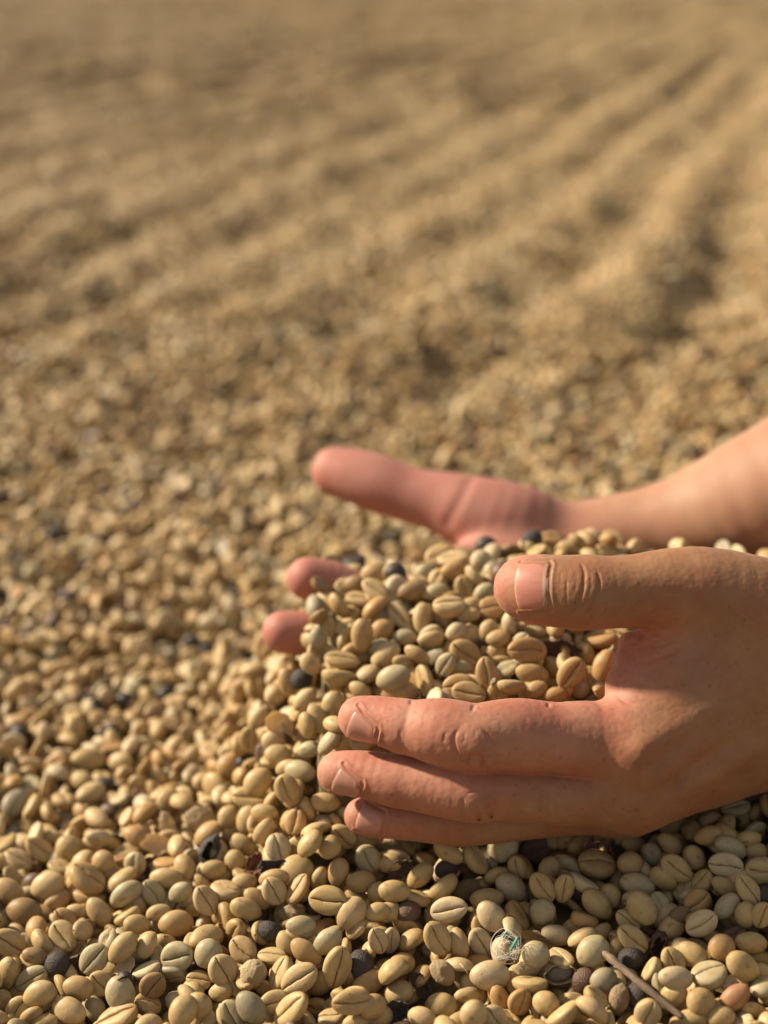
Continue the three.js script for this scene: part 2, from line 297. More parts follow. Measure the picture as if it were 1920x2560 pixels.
{
  const S = nearHandShape;
  const nails = [[1326, 1464, 1250, 1462, 0.0108, 0.0148], [902, 1836, 800, 1815, 0.0098, 0.0112], [864, 1970, 770, 1940, 0.0088, 0.0098], [922, 2055, 850, 2032, 0.0080, 0.0090]].map((a) => nailShape(S, ...a));
  const M = (pts, w, d) => mark(S, pts, w / 1000, d / 1000);
  const z2 = (a) => a.map(([x, y]) => [1180 + x / 2.242, 1340 + y / 2.242]), z3 = (a) => a.map(([x, y]) => [640 + x / 2.242, 1340 + y / 2.242]);
  const creases = [
    M(z2([[600, 140], [628, 200], [622, 290], [590, 390], [540, 470]]), 0.42, 1.0), M(z2([[690, 170], [715, 250], [700, 340], [650, 430], [580, 490]]), 0.45, 1.1),
    M(z2([[545, 160], [530, 300], [535, 400]]), 0.4, 0.2), M(z2([[500, 190], [495, 300]]), 0.4, 0.12), M(z2([[575, 170], [585, 260], [565, 350]]), 0.4, 0.12), M(z2([[660, 180], [665, 280], [630, 400]]), 0.4, 0.12),
    M(z2([[775, 400], [720, 450]]), 0.5, 0.3), M(z2([[860, 385], [800, 450]]), 0.5, 0.3), M(z2([[640, 150], [680, 200], [690, 170]]), 0.4, 0.1),
    M(z2([[655, 250], [600, 330], [560, 430]]), 0.35, 0.2), M(z2([[1060, 400], [985, 450]]), 0.5, 0.25),
    M(z3([[1150, 1060], [1110, 1130], [1115, 1200], [1150, 1270], [1220, 1310]]), 0.6, 0.85), M(z3([[1250, 1060], [1310, 1130], [1345, 1190], [1350, 1260], [1310, 1310]]), 0.6, 0.9),
    M(z3([[1130, 1240], [1220, 1232], [1345, 1245]]), 0.55, 0.6), M(z3([[1200, 1210], [1180, 1295]]), 0.6, 0.95), M(z3([[1272, 1215], [1262, 1315]]), 0.6, 0.95), M(z3([[1225, 1080], [1235, 1140]]), 0.4, 0.25),
    M(z3([[1062, 1095], [1048, 1165]]), 0.45, 0.3), M(z3([[1180, 1090], [1160, 1170]]), 0.4, 0.25), M(z3([[812, 1075], [806, 1120], [815, 1165]]), 0.4, 0.3), M(z3([[1150, 1300], [1260, 1325], [1390, 1310]]), 0.5, 0.3),
    M(z3([[1165, 1460], [1150, 1530], [1170, 1595]]), 0.6, 0.8), M(z3([[1222, 1490], [1245, 1560], [1250, 1610]]), 0.6, 0.95), M(z3([[1280, 1490], [1312, 1550], [1320, 1605]]), 0.6, 0.9), M(z3([[1180, 1445], [1250, 1425]]), 0.45, 0.3), M(z3([[1100, 1450], [1095, 1540]]), 0.4, 0.2), M(z3([[770, 1440], [765, 1500]]), 0.4, 0.25),
    M(z3([[905, 902], [872, 918], [868, 950]]), 0.6, 0.4), M(z3([[1250, 915], [1225, 940], [1208, 990]]), 0.6, 0.55),
    M(z2([[470, 912], [430, 930], [428, 965]]), 0.6, 0.45),
    M(z2([[900, 640], [1000, 600], [1080, 560]]), 0.9, 0.5), M(z2([[860, 720], [1000, 695], [1100, 655], [1200, 610]]), 1.0, 0.8), M(z2([[790, 840], [850, 810], [930, 790]]), 1.0, 0.6), M(z2([[800, 880], [860, 930], [960, 950]]), 0.7, 0.3),
    M(z2([[870, 530], [930, 560], [1000, 545]]), 1.2, 0.7), M(z2([[1200, 540], [1060, 610], [960, 630]]), 0.9, 0.3), M(z2([[1060, 420], [960, 520]]), 0.9, 0.35), M(z2([[1160, 460], [1060, 540]]), 0.9, 0.25), M(z2([[840, 620], [900, 600], [960, 600]]), 0.5, 0.25),
    // tendons and knuckles
    M(z2([[900, 1280], [960, 1250]]), 6.5, -0.9), M(z2([[960, 1190], [1150, 1090], [1360, 980]]), 4.0, -1.2), M(z2([[1060, 1330], [1230, 1210], [1400, 1090]]), 3.8, -1.3), M(z2([[1180, 1440], [1360, 1320], [1560, 1200]]), 3.6, -1.3),
    M(z2([[1000, 1270], [1200, 1130], [1400, 1020]]), 3.2, 0.6), M(z2([[1130, 1370], [1300, 1250], [1480, 1130]]), 3.2, 0.6), M(z2([[720, 1250], [700, 1330]]), 1.5, 0.2),
    M(z3([[1230, 1130], [1240, 1180]]), 4.0, -0.5), M(z3([[1220, 1510], [1240, 1550]]), 3.6, -0.4),
    ...nails.map((n) => ringMark(n.ring, 0.0005, 0.00028)),
  ].filter(Boolean);
  const fine = (x, y, z) => {
    let d = nearHandShape(x, y, z);
    if (d > 0.004 || d < -0.004) return d;
    for (const c of creases) d += c(x, y, z);
    return d - 0.00010 * noise(x * 110, y * 110, z * 110) - 0.00005 * noise(x * 420, y * 420, z * 420) - 0.00004 * noise(x * 1050, y * 1050, z * 1050) + 0.00003 * (1 - Math.abs(noise(x * 560 + 3, y * 560, z * 560))) ** 3;
  };
  const box = new THREE.Box3(); for (const p of [[770, 1340, 396], [770, 2120, 396], [770, 1340, 470], [770, 2120, 470], [2060, 1340, 396], [2060, 2120, 396], [2060, 1340, 470], [2060, 2120, 470]]) box.expandByPoint(at(p[0], p[1], p[2] / 1000));
  box.max.x = Math.min(box.max.x, 0.146);
  const geo = grid(fine, box.min, box.max, HAND_CELL, nearHandShape);
  const tan = [0.315, 0.148, 0.074], pink = [0.47, 0.19, 0.13], red = [0.38, 0.13, 0.08], brown = [0.235, 0.105, 0.05];
  paint(geo, tan, [[880, 1775, 420, 14, pink, 0.9], [1000, 1770, 416, 12, pink, 0.8], [1150, 1775, 411, 14, pink, 0.75], [1300, 1775, 412, 14, pink, 0.75], [1430, 1765, 414, 14, pink, 0.8], [1540, 1700, 421, 14, pink, 0.9], [1560, 1610, 424, 10, pink, 0.9], [1260, 1460, 421, 9, pink, 0.95], [1330, 1540, 420, 8, pink, 0.6], [1330, 1400, 420, 7, pink, 0.5], [840, 1920, 423, 11, pink, 0.8], [960, 1910, 419, 10, pink, 0.6], [900, 2030, 429, 10, pink, 0.8], [1000, 2050, 428, 10, pink, 0.6], [1100, 1900, 410, 9, pink, 0.4], [1000, 1960, 417, 14, pink, 0.6], [1150, 1965, 413, 14, pink, 0.5], [1060, 1850, 412, 14, pink, 0.6], [1250, 1860, 410, 14, pink, 0.45], [1400, 1850, 413, 16, pink, 0.4], [1640, 1640, 420, 16, pink, 0.4],
    [1580, 1915, 414, 9, red, 0.6], [1200, 1900, 409, 7, red, 0.35], [1190, 2010, 414, 7, red, 0.35], [1440, 1480, 415, 9, brown, 0.6], [1400, 1540, 417, 7, brown, 0.4], [1300, 1900, 411, 8, brown, 0.15]], 3.3, 1, 0.6);
  const hand = new THREE.Group();
  const flesh = new THREE.Mesh(geo, skin); flesh.name = 'skin_surface'; hand.add(flesh);
  for (const n of nails) { const m = new THREE.Mesh(n.geo, n === nails[0] ? nailMaterial : smallNail); m.name = 'nail'; hand.add(m); }
  lit(add(hand, 'hand', 'near cupped hand, back to us, thumb up and fingers along the heap of beans', 'hand', 'two hands cupping beans'));
  console.log('near hand', geo.index.count / 3);
}
{
  const S = farHandShape;
  const M = (pts, w, d) => mark(S, pts, w / 1000, d / 1000);
  const creases = [M([[1180, 1195], [1150, 1250], [1120, 1310]], 2.4, 0.6)].filter(Boolean);
  const fine = (x, y, z) => { let d = S(x, y, z); if (d > 0.004 || d < -0.004) return d; for (const c of creases) d += c(x, y, z); return d - 0.00012 * noise(x * 120, y * 120, z * 120); };
  const box = new THREE.Box3(); for (const x of [640, 2200]) for (const y of [980, 1800]) for (const z of [0.47, 0.6]) box.expandByPoint(at(x, y, z));
  box.max.x = Math.min(box.max.x, 0.19);
  const geo = grid(fine, box.min, box.max, HAND_CELL * 2.2, S);
  const pink = [0.43, 0.185, 0.14], tan = [0.37, 0.195, 0.115], deep = [0.42, 0.155, 0.11];
  paint(geo, pink, [[1750, 1220, 540, 45, tan, 1], [1950, 1150, 530, 50, tan, 1], [1580, 1270, 548, 22, tan, 0.8], [820, 1200, 566, 14, deep, 0.6], [940, 1260, 560, 14, deep, 0.5], [770, 1470, 500, 12, deep, 0.7], [700, 1590, 496, 12, deep, 0.7]], 8.1, 0, 0.35);
  const hand = new THREE.Group();
  const flesh = new THREE.Mesh(geo, skin); flesh.name = 'skin_surface'; hand.add(flesh);
  lit(add(hand, 'hand', 'far open hand with forearm, palm towards us, thumb pointing away behind the heap', 'hand', 'two hands cupping beans'));
  console.log('far hand', geo.index.count / 3);
}

// ---------------------------------------------------------------- coffee beans
// local axes: x along the bean, y out of its flat, creased face, z across. One unit is the bean's length, width and thickness.
function beanShape(seed, nt, na, crease = 1, broken = 0) {
  const r = rng(seed), bend = (r() - 0.5) * 0.10, wave = 0.012 + r() * 0.03, ph = r() * 6.28, taper = (r() - 0.5) * 0.16, depth = (0.08 + r() * 0.06) * crease, gw = 0.012 + r() * 0.009, puff = r() * 0.06, side = (r() - 0.5) * 0.10, reach = 0.86 + 0.22 * hash3(seed, 3, 9);
  const pos = [], uv = [], idx = [];
  for (let i = 0; i <= nt; i++) for (let j = 0; j <= na; j++) {
    const th = Math.PI * i / nt, t = 2 * j / na - 1, al = Math.PI * Math.sign(t) * Math.pow(Math.abs(t), nt > 20 ? 1.55 : 1);  // dense near the crease
    const sx = Math.cos(th), rad = Math.sin(th), sy = rad * Math.cos(al), sz = rad * Math.sin(al);
    const round = Math.pow(Math.abs(sx), 1.0) * Math.sign(sx);
    let x = 0.5 * round, z = 0.5 * sz * (1 + taper * sx) * (1 + 0.06 * (1 - sx * sx)), y;
    if (sy < 0) y = -0.66 * Math.pow(-sy, 0.90) * (1 + side * sz);
    else {
      const q = sx * sx + sz * sz, rim = Math.sqrt(Math.max(0, 1 - Math.pow(q, 3.4)));
      y = (0.25 + puff * (Math.sin(Math.PI * clamp(Math.abs(sz) * 1.15, 0, 1)))) * rim * Math.min(1, Math.pow(sy + 0.02, 0.25) * 1.02);
      const zc = wave * Math.sin(sx * 3.2 + ph) + 0.008 * Math.sin(sx * 11 + ph * 2) + 0.004 * Math.sin(sx * 23 + ph), dz = (sz * 0.5 - zc) / gw, len = smooth(reach, reach - 0.2, Math.abs(sx - 0.1 * Math.sin(ph)));
      y -= depth * Math.exp(-dz * dz) * len + 0.035 * crease * Math.exp(-dz * dz / 16) * len;
    }
    y += bend * (sx * sx - 0.4);
    const n = 0.012 * noise(sx * 3 + seed, sy * 3, sz * 3) + 0.006 * noise(sx * 8, sy * 8 + seed, sz * 8);
    pos.push(x * (1 + n), y * (1 + n), z * (1 + n)); uv.push((al / Math.PI + 1) / 2, i / nt);
    if (i < nt && j < na) { const k = i * (na + 1) + j; if (i > 0) idx.push(k, k + 1, k + na + 1); if (i < nt - 1) idx.push(k + 1, k + na + 2, k + na + 1); }
  }
  const g = new THREE.BufferGeometry();
  g.setAttribute('position', new THREE.Float32BufferAttribute(pos, 3)); g.setAttribute('uv', new THREE.Float32BufferAttribute(uv, 2)); g.setIndex(idx);
  g.computeVertexNormals();
  const nn = g.attributes.normal, a = V(), b = V();                            // the seam along the back is one surface
  for (let i = 0; i <= nt; i++) { a.fromBufferAttribute(nn, i * (na + 1)); b.fromBufferAttribute(nn, i * (na + 1) + na); a.add(b).normalize(); nn.setXYZ(i * (na + 1), a.x, a.y, a.z); nn.setXYZ(i * (na + 1) + na, a.x, a.y, a.z); }
  for (const i of [0, nt]) for (let j = 0; j <= na; j++) nn.setXYZ(i * (na + 1) + j, i ? -1 : 1, 0, 0);
  return g;
}
const SHAPES = 12;
function beanMap(seed) {
  const r = rng(seed * 97 + 5), spots = [], lines = [];
  for (let i = 0; i < 7 + r() * 10; i++) spots.push([r(), 0.08 + r() * 0.84, 0.006 + r() * r() * 0.022, 0.35 + r() * 0.6]);
  if (r() < 0.5) spots.push([r(), 0.2 + r() * 0.6, 0.05 + r() * 0.03, 0.5]);
  return dataMap(256, 256, (u, v, o) => {
    const al = (u * 2 - 1) * Math.PI, th = v * Math.PI, sx = Math.cos(th), sy = Math.sin(th) * Math.cos(al), sz = Math.sin(th) * Math.sin(al);
    const mott = 0.07 * noise(sx * 2.2 + seed, sy * 2.2, sz * 2.2) + 0.05 * noise(sx * 6, sy * 6 + seed, sz * 6) + 0.035 * noise(sx * 22, sy * 22, sz * 22 + seed), fibre = 0.03 * noise(sx * 5, al * 14 + seed, 3.5);
    let l = 0.88 + 1.3 * mott + 1.5 * fibre, warm = 0.5 + 0.5 * noise(sx * 1.7 + seed * 3, sy * 1.7, sz * 1.7 + 4);
    let c = [l, l * (1 - 0.07 * warm), l * (1 - 0.20 * warm)];
    for (const [a, b, w, d] of spots) { const e = Math.hypot((((u - a + 1.5) % 1) - 0.5) * 2 * Math.sin(th), v - b) + w * 0.5 * noise(u * 60, v * 60, seed); if (e < w) { const t = d * smooth(w, w * 0.5, e); c = [c[0] * (1 - 0.62 * t), c[1] * (1 - 0.74 * t), c[2] * (1 - 0.82 * t)]; } }
    const end = smooth(0.86, 1, Math.abs(sx)) * (0.5 + 0.5 * noise(sy * 5 + seed, sz * 5, sx)); c = [c[0] * (1 - 0.14 * end), c[1] * (1 - 0.24 * end), c[2] * (1 - 0.4 * end)];
    for (let k = 0; k < 3; k++) o[k] = Math.pow(clamp(c[k], 0.005, 1), 1 / 2.2);
  }, true);
}
// the brown skin that shows in the crease belongs to the shape, so each shape has its own map
const maps = [];
for (let s = 0; s < SHAPES; s++) {
  const t = beanMap(s + 1), a = t.image.data, w = 256, r = rng(s + 1), bend = r(), wave = 0.012 + r() * 0.03, ph = r() * 6.28;
  for (let j = 0; j < w; j++) {
    const sx = Math.cos(Math.PI * (j + 0.5) / w), rad = Math.sin(Math.PI * (j + 0.5) / w), zc = wave * Math.sin(sx * 3.2 + ph) + 0.008 * Math.sin(sx * 11 + ph * 2) + 0.004 * Math.sin(sx * 23 + ph), reach = 0.86 + 0.22 * hash3(s + 1, 3, 9), len = smooth(reach, reach - 0.12, Math.abs(sx - 0.1 * Math.sin(ph))) * (0.6 + 0.5 * hash3(s, 7, 7)) * (0.85 + 0.5 * noise(sx * 5, s * 3, 7.5)), thick = 0.009 * (0.55 + 0.6 * Math.abs(noise(sx * 6, s, 2.5)));
    for (let i = 0; i < w; i++) {
      const al = ((i + 0.5) / w * 2 - 1) * Math.PI; if (Math.abs(al) > 1.3) continue;
      const d = Math.abs(rad * Math.sin(al) * 0.5 - zc), e = len * smooth(thick * 1.9, thick * 0.6, d), k = (j * w + i) * 4;
      a[k] *= 1 - 0.52 * e; a[k + 1] *= 1 - 0.66 * e; a[k + 2] *= 1 - 0.74 * e;
    }
  }
  maps.push(t);
}
const beanBump = dataMap(256, 256, (u, v, o) => { const al = u * 2 * Math.PI, th = v * Math.PI, sx = Math.cos(th), sy = Math.sin(th) * Math.cos(al), sz = Math.sin(th) * Math.sin(al); o[0] = o[1] = o[2] = 0.5 + 0.25 * noise(sx * 14, sy * 14, sz * 14) + 0.2 * noise(sx * 40, sy * 40, sz * 40); });
const TINTS = { cream: [0.478, 0.346, 0.185], pale: [0.478, 0.378, 0.238], tan: [0.407, 0.274, 0.130], straw: [0.431, 0.309, 0.149], olive: [0.381, 0.318, 0.194], ochre: [0.400, 0.245, 0.106], brown: [0.281, 0.181, 0.087], grey: [0.295, 0.249, 0.166], rust: [0.351, 0.181, 0.093], black: [0.052, 0.040, 0.034], umber: [0.125, 0.072, 0.048] };
const WORDS = { cream: 'cream', pale: 'pale whitish', tan: 'tan', straw: 'straw yellow', olive: 'greenish grey', ochre: 'orange brown', brown: 'brown stained', grey: 'dull grey', rust: 'reddish brown', black: 'black', umber: 'dark brown' };
const cache = {};
const beanMaterial = (tint, s) => cache[tint + s] ??= new THREE.MeshPhysicalMaterial({ name: 'bean_' + tint, map: tint === 'black' || tint === 'umber' ? null : maps[s], color: new THREE.Color().setRGB(...TINTS[tint]), roughness: tint === 'black' ? 0.58 : 0.48, specularIntensity: 0.6, bumpMap: beanBump, bumpScale: tint === 'umber' || tint === 'black' ? 0.0004 : 0.00008 });
const fineShapes = [], roughShapes = [], farShapes = [];
for (let s = 0; s < SHAPES; s++) { fineShapes.push(beanShape(s + 1, 30, 36)); roughShapes.push(beanShape(s + 1, 18, 24)); farShapes.push(beanShape(s + 1, 8, 10)); }
const roundShapes = [beanShape(77, 26, 28, 0.3), beanShape(78, 26, 28, 0.9), beanShape(83, 26, 28, 0.7)];

// ---- letting beans fall: a height map keeps the top of what lies already
const R0 = rng(20240), CELL = 0.0008, X0 = -0.40, D0 = 0.255, NX = 1000, ND = 1200, height = new Float32Array(NX * ND), soil = new Float32Array(NX * ND);
const inView = (x, d, m = 0.03) => Math.abs(x) < 0.275 * (d * 0.93 + 0.1) + m;
for (let j = 0; j < ND; j++) for (let i = 0; i < NX; i++) {
  const x = X0 + i * CELL, d = D0 + j * CELL; if (!inView(x, d, 0.22)) { height[j * NX + i] = -1; continue; }
  height[j * NX + i] = surface(x, d) ;
}
for (let j = 0; j < ND; j++) for (let i = 0; i < NX; i++) {                       // the bed under the loose beans, 12 mm down along the slope
  const k = j * NX + i, gx = i > 0 && i < NX - 1 ? (height[k + 1] - height[k - 1]) / (2 * CELL) : 0, gd = j > 0 && j < ND - 1 ? (height[k + NX] - height[k - NX]) / (2 * CELL) : 0, steep = Math.min(2.2, Math.hypot(1, gx, gd));
  soil[k] = height[k] - 0.018 * steep;
}
height.set(soil);
const beans = [];
const q0 = new THREE.Quaternion(), m4 = new THREE.Matrix4(), ex = V(), ey = V(), ez = V();
function turned(along, face) { ex.copy(along).normalize(); ez.copy(ex).cross(face).normalize(); ey.copy(ez).cross(ex); m4.makeBasis(ex, ey, ez); return new THREE.Quaternion().setFromRotationMatrix(m4); }
// ellipsoid: for a column at (dx, dz) from the centre, half height and middle
function ellipsoid(b) {
  ex.set(1, 0, 0).applyQuaternion(b.q); ey.set(0, 1, 0).applyQuaternion(b.q); ez.set(0, 0, 1).applyQuaternion(b.q);
  const A = [4 / (b.l * b.l), 4.4 / (b.t * b.t), 4 / (b.w * b.w)], m = (i, j) => { const v = [[ex.x, ex.y, ex.z], [ey.x, ey.y, ey.z], [ez.x, ez.y, ez.z]]; return A[0] * v[0][i] * v[0][j] + A[1] * v[1][i] * v[1][j] + A[2] * v[2][i] * v[2][j]; };
  b.m = [m(0, 0), m(1, 1), m(2, 2), m(0, 1), m(1, 2), m(0, 2)];
  const [xx, yy, zz, xy, yz, xz] = b.m, c = xy * xy / yy, e = yz * yz / yy;
  const P = xx - c, Q = zz - e, W = xz - xy * yz / yy, det = P * Q - W * W;
  b.rx = Math.sqrt(Q / det); b.rz = Math.sqrt(P / det);
  return b;
}
function columns(b, x, z, f) {
  const [xx, yy, zz, xy, yz, xz] = b.m;
  const i0 = Math.max(0, Math.ceil((x - b.rx - X0) / CELL)), i1 = Math.min(NX - 1, Math.floor((x + b.rx - X0) / CELL)), j0 = Math.max(0, Math.ceil((-z - b.rz - D0) / CELL)), j1 = Math.min(ND - 1, Math.floor((-z + b.rz - D0) / CELL));
  for (let j = j0; j <= j1; j++) for (let i = i0; i <= i1; i++) {
    const dx = X0 + i * CELL - x, dz = -(D0 + j * CELL) - z, B = xy * dx + yz * dz, C = xx * dx * dx + zz * dz * dz + 2 * xz * dx * dz - 1, disc = B * B - yy * C;
    if (disc <= 0) continue;
    const s = Math.sqrt(disc) / yy, mid = -B / yy;
    f(j * NX + i, mid - s, mid + s);
  }
}
const restAt = (b, x, z) => { let y = -1, n = 0; columns(b, x, z, (k, lo) => { const h = height[k] - lo; if (h > y) y = h; n++; }); return n ? y : -1; };
function settle(b) { columns(b, b.p.x, b.p.z, (k, lo, hi) => { const h = b.p.y + hi; if (h > height[k]) height[k] = h; }); beans.push(b); return b; }
const probe = V();
function touchesHand(b) {
  if (b.p.z < -0.62) return false;
  if (handsShape(b.p.x, b.p.y, b.p.z) < b.t * 0.46) return true;
  for (const s of [-0.4, 0.4]) { probe.set(s * b.l, 0, 0).applyQuaternion(b.q).add(b.p); if (handsShape(probe.x, probe.y, probe.z) < b.t * 0.25) return true; }
  for (const s of [-0.36, 0.36]) { probe.set(0, 0, s * b.w).applyQuaternion(b.q).add(b.p); if (handsShape(probe.x, probe.y, probe.z) < b.t * 0.25) return true; }
  return false;
}
function pickTint(r) { const u = r(); return u < 0.27 ? 'straw' : u < 0.48 ? 'tan' : u < 0.66 ? 'cream' : u < 0.77 ? 'pale' : u < 0.85 ? 'olive' : u < 0.91 ? 'ochre' : u < 0.945 ? 'brown' : u < 0.965 ? 'grey' : u < 0.985 ? 'umber' : 'black'; }
function newBean(r, nrm) {
  const l = clamp(0.0097 + 0.0010 * gauss(r), 0.0072, 0.0124), b = { l, w: l * clamp(0.69 + 0.06 * gauss(r), 0.55, 0.9), t: l * clamp(0.46 + 0.05 * gauss(r), 0.36, 0.62), shape: Math.floor(r() * SHAPES), tint: pickTint(r), p: V() };
  if (b.tint === 'black' || b.tint === 'umber') { b.l *= 0.85; b.w = b.l * 0.82; b.t = b.l * 0.7; }
  const az = r() * 6.283, pitch = gauss(r) * 0.5, roll = (r() < 0.5 ? 0 : Math.PI) + gauss(r) * 1.1;
  const along = V(Math.cos(az) * Math.cos(pitch), Math.sin(pitch), Math.sin(az) * Math.cos(pitch)), across = V(-Math.sin(az), 0, Math.cos(az)), face = across.clone().multiplyScalar(Math.sin(roll)).addScaledVector(along.clone().cross(across).negate(), Math.cos(roll));
  b.q = turned(along, face);
  if (nrm) b.q.premultiply(q0.setFromUnitVectors(V(0, 1, 0), nrm));
  return ellipsoid(b);
}
const normalAt = (x, d) => V(-(surface(x + 0.004, d) - surface(x - 0.004, d)) / 0.008, 1, (surface(x, d + 0.004) - surface(x, d - 0.004)) / 0.008).normalize();
function pour(count, d0, d1, tries, guard, cap = 0.0065) {
  for (let c = 0; c < count; c++) {
    const d = Math.sqrt(lerp(d0 * d0, d1 * d1, R0())), half = Math.min(0.385, 0.275 * (d * 0.93 + 0.1) + 0.11), x = (2 * R0() - 1) * half;
    if (d < D0 + 0.006) continue;
    const nrm = normalAt(x, d), b = newBean(R0, nrm.lerp(V(0, 1, 0), 0.25).normalize());
    let best = null, by = 1;
    for (let t = 0; t < tries; t++) { const px = x + (t ? gauss(R0) * 0.006 : 0), pz = -(d + (t ? gauss(R0) * 0.006 : 0)), y = restAt(b, px, pz); if (y < -0.5) continue; const s = y - surface(px, -pz); if (s < by) { by = s; best = [px, y, pz]; } }
    if (!best || by > cap) continue;
    b.p.set(best[0], best[1] - 0.0007, best[2]);
    if (touchesHand(b) || (guard && guard(b))) continue;
    settle(b);
  }
}
const areaOf = (d0, d1) => { let a = 0; for (let d = d0; d < d1; d += 0.005) a += 2 * Math.min(0.385, 0.275 * (d * 0.93 + 0.1) + 0.11) * 0.005; return a; };

// ---- beans and scraps that the photograph lets one recognise: where, how long and wide, which way they point, how far the creased face is rolled away
// from us (0 faces us, 180 shows the back, 90 and -90 lie on edge), colour or kind. Each list is measured in an enlargement with its own corner and scale.
const told = [];
const plot = (x0, y0, s, list) => { for (const [x, y, l, w, ang, roll, tint, kind] of list) told.push({ px: x0 + x / s, py: y0 + y / s, l: l / s, w: w / s, ang: ang * Math.PI / 180, roll: roll * Math.PI / 180, tint, kind }); };
plot(0, 2080, 3.456, [
  [600, 145, 270, 235, 110, 180, 'straw'], [345, 150, 300, 180, -40, 45, 'straw'], [160, 235, 270, 180, -30, 55, 'cream'], [415, 465, 325, 230, 22, 180, 'cream'], [210, 695, 330, 255, -5, 180, 'brown'], [760, 390, 360, 190, -35, 65, 'tan'],
  [770, 545, 330, 140, -12, 90, 'tan'], [895, 255, 220, 195, 20, 180, 'tan'], [1165, 275, 220, 195, 80, 12, 'pale'], [1065, 425, 310, 150, 35, -90, 'straw'], [1090, 530, 310, 200, 35, 155, 'olive'], [1440, 395, 310, 175, 0, 150, 'straw'], [1440, 265, 245, 110, 0, 75, 'ochre'],
  [1325, 530, 270, 180, -60, 5, 'olive'], [1560, 520, 250, 170, 40, 180, 'olive'], [860, 695, 310, 165, -52, 175, 'straw'], [1100, 720, 250, 150, 30, 95, 'straw'], [500, 590, 260, 160, 25, 150, 'tan'], [675, 690, 210, 140, -10, 165, 'straw'], [560, 775, 265, 200, -55, 0, 'tan'],
  [1370, 695, 190, 120, 15, 180, 'straw'], [1520, 790, 310, 225, 5, 180, 'tan'], [85, 520, 310, 210, -40, 180, 'tan'], [110, 400, 240, 150, -60, 45, 'straw'], [430, 55, 240, 130, 10, 170, 'straw'], [855, 45, 240, 140, -15, 170, 'pale'], [810, 95, 210, 125, -15, 170, 'straw'],
  [520, 300, 230, 150, -15, 55, 'straw'], [1100, 160, 220, 150, 10, 55, 'straw'], [290, 450, 230, 190, 50, 180, 'umber'], [940, 360, 150, 100, 0, 180, 'tan'], [40, 260, 160, 110, -40, 180, 'straw'], [1350, 110, 270, 190, 0, 0, 'amber', 'parchment'], [1000, 105, 110, 80, 40, 0, 'umber', 'skin'], [1265, 320, 240, 70, 60, 0, 'umber', 'skin'],
]);
plot(480, 2080, 3.456, [
  [745, 140, 265, 215, -72, 8, 'pale'], [1025, 105, 280, 140, 50, -120, 'straw'], [1190, 130, 205, 175, 60, 180, 'straw'], [1520, 235, 275, 210, -65, 5, 'olive'], [1265, 345, 265, 175, 75, 180, 'tan'], [1460, 430, 280, 190, 0, 180, 'tan'], [1480, 90, 240, 180, 10, 180, 'straw'], [375, 250, 210, 170, -60, 180, 'straw'],
  [455, 105, 260, 165, -40, 150, 'straw'], [230, 180, 190, 130, 80, 180, 'olive'], [175, 325, 260, 155, 5, 170, 'straw'], [710, 400, 280, 150, 10, 170, 'tan'], [710, 510, 265, 205, -60, 8, 'cream'], [910, 490, 300, 170, 55, 50, 'ochre'], [1175, 590, 340, 240, -5, 6, 'straw'], [1375, 700, 315, 240, 50, 180, 'cream'],
  [1620, 520, 225, 180, 10, 180, 'straw'], [1420, 540, 240, 130, -40, 60, 'tan'], [120, 590, 285, 205, -60, 25, 'cream'], [290, 500, 275, 165, -15, 68, 'cream'], [465, 665, 300, 190, -25, 170, 'straw'], [560, 575, 260, 120, -35, 175, 'tan'], [290, 735, 265, 145, -75, -60, 'tan'], [1100, 400, 225, 155, 75, 150, 'straw'],
  [450, 440, 155, 110, 0, 180, 'straw'], [940, 805, 270, 140, 0, 180, 'olive'], [1600, 690, 210, 140, 10, 180, 'straw'], [865, 705, 270, 180, 5, 0, 'straw', 'torn'], [155, 140, 275, 120, 65, 0, 'black', 'pod'], [720, 315, 290, 90, 0, 0, 'black', 'skin'], [290, 365, 225, 80, -30, 0, 'grey', 'skin'], [545, 275, 190, 130, 60, 0, 'rust', 'skin'],
]);
plot(960, 2080, 3.456, [
  [1030, 130, 310, 230, 45, 180, 'olive'], [800, 225, 310, 155, -55, 60, 'straw'], [1320, 150, 330, 235, 15, 10, 'umber'], [560, 170, 300, 160, -35, 150, 'straw'], [315, 375, 285, 160, 45, 180, 'straw'], [505, 465, 305, 150, 40, 120, 'straw'], [1095, 480, 325, 220, -45, 180, 'pale'], [560, 670, 340, 210, 15, 5, 'pale'],
  [890, 575, 310, 170, 5, 170, 'straw'], [930, 730, 320, 220, -50, 180, 'pale'], [1160, 720, 290, 165, -60, 60, 'ochre'], [1370, 690, 240, 220, 60, 180, 'olive'], [1370, 480, 300, 190, -55, 10, 'tan'], [1555, 490, 275, 170, 80, 5, 'straw'], [1425, 315, 205, 155, 60, 180, 'straw'], [90, 510, 295, 190, -5, 180, 'straw'],
  [290, 555, 250, 140, -15, 90, 'straw'], [50, 685, 175, 125, -10, 180, 'straw'], [1150, 310, 205, 145, -75, 0, 'straw'], [970, 370, 225, 155, 20, 150, 'straw'], [850, 100, 165, 135, 0, 180, 'tan'], [690, 50, 255, 175, -50, 10, 'straw'], [120, 215, 225, 130, -15, 170, 'pale'], [350, 240, 225, 110, -10, 180, 'straw'], [45, 270, 205, 150, 10, 180, 'straw'],
  [540, 320, 200, 150, 10, 180, 'black'], [1570, 80, 225, 170, 10, 180, 'straw'], [740, 490, 265, 165, 5, 0, 'brown', 'torn'], [150, 330, 300, 150, 25, 0, 'umber', 'skin'], [210, 690, 185, 150, 20, 180, 'umber'], [250, 120, 205, 175, 10, 0, 'tan', 'torn'], [75, 135, 155, 140, 50, 0, 'tan', 'torn'], [690, 240, 110, 80, 70, 0, 'rust', 'skin'],
]);
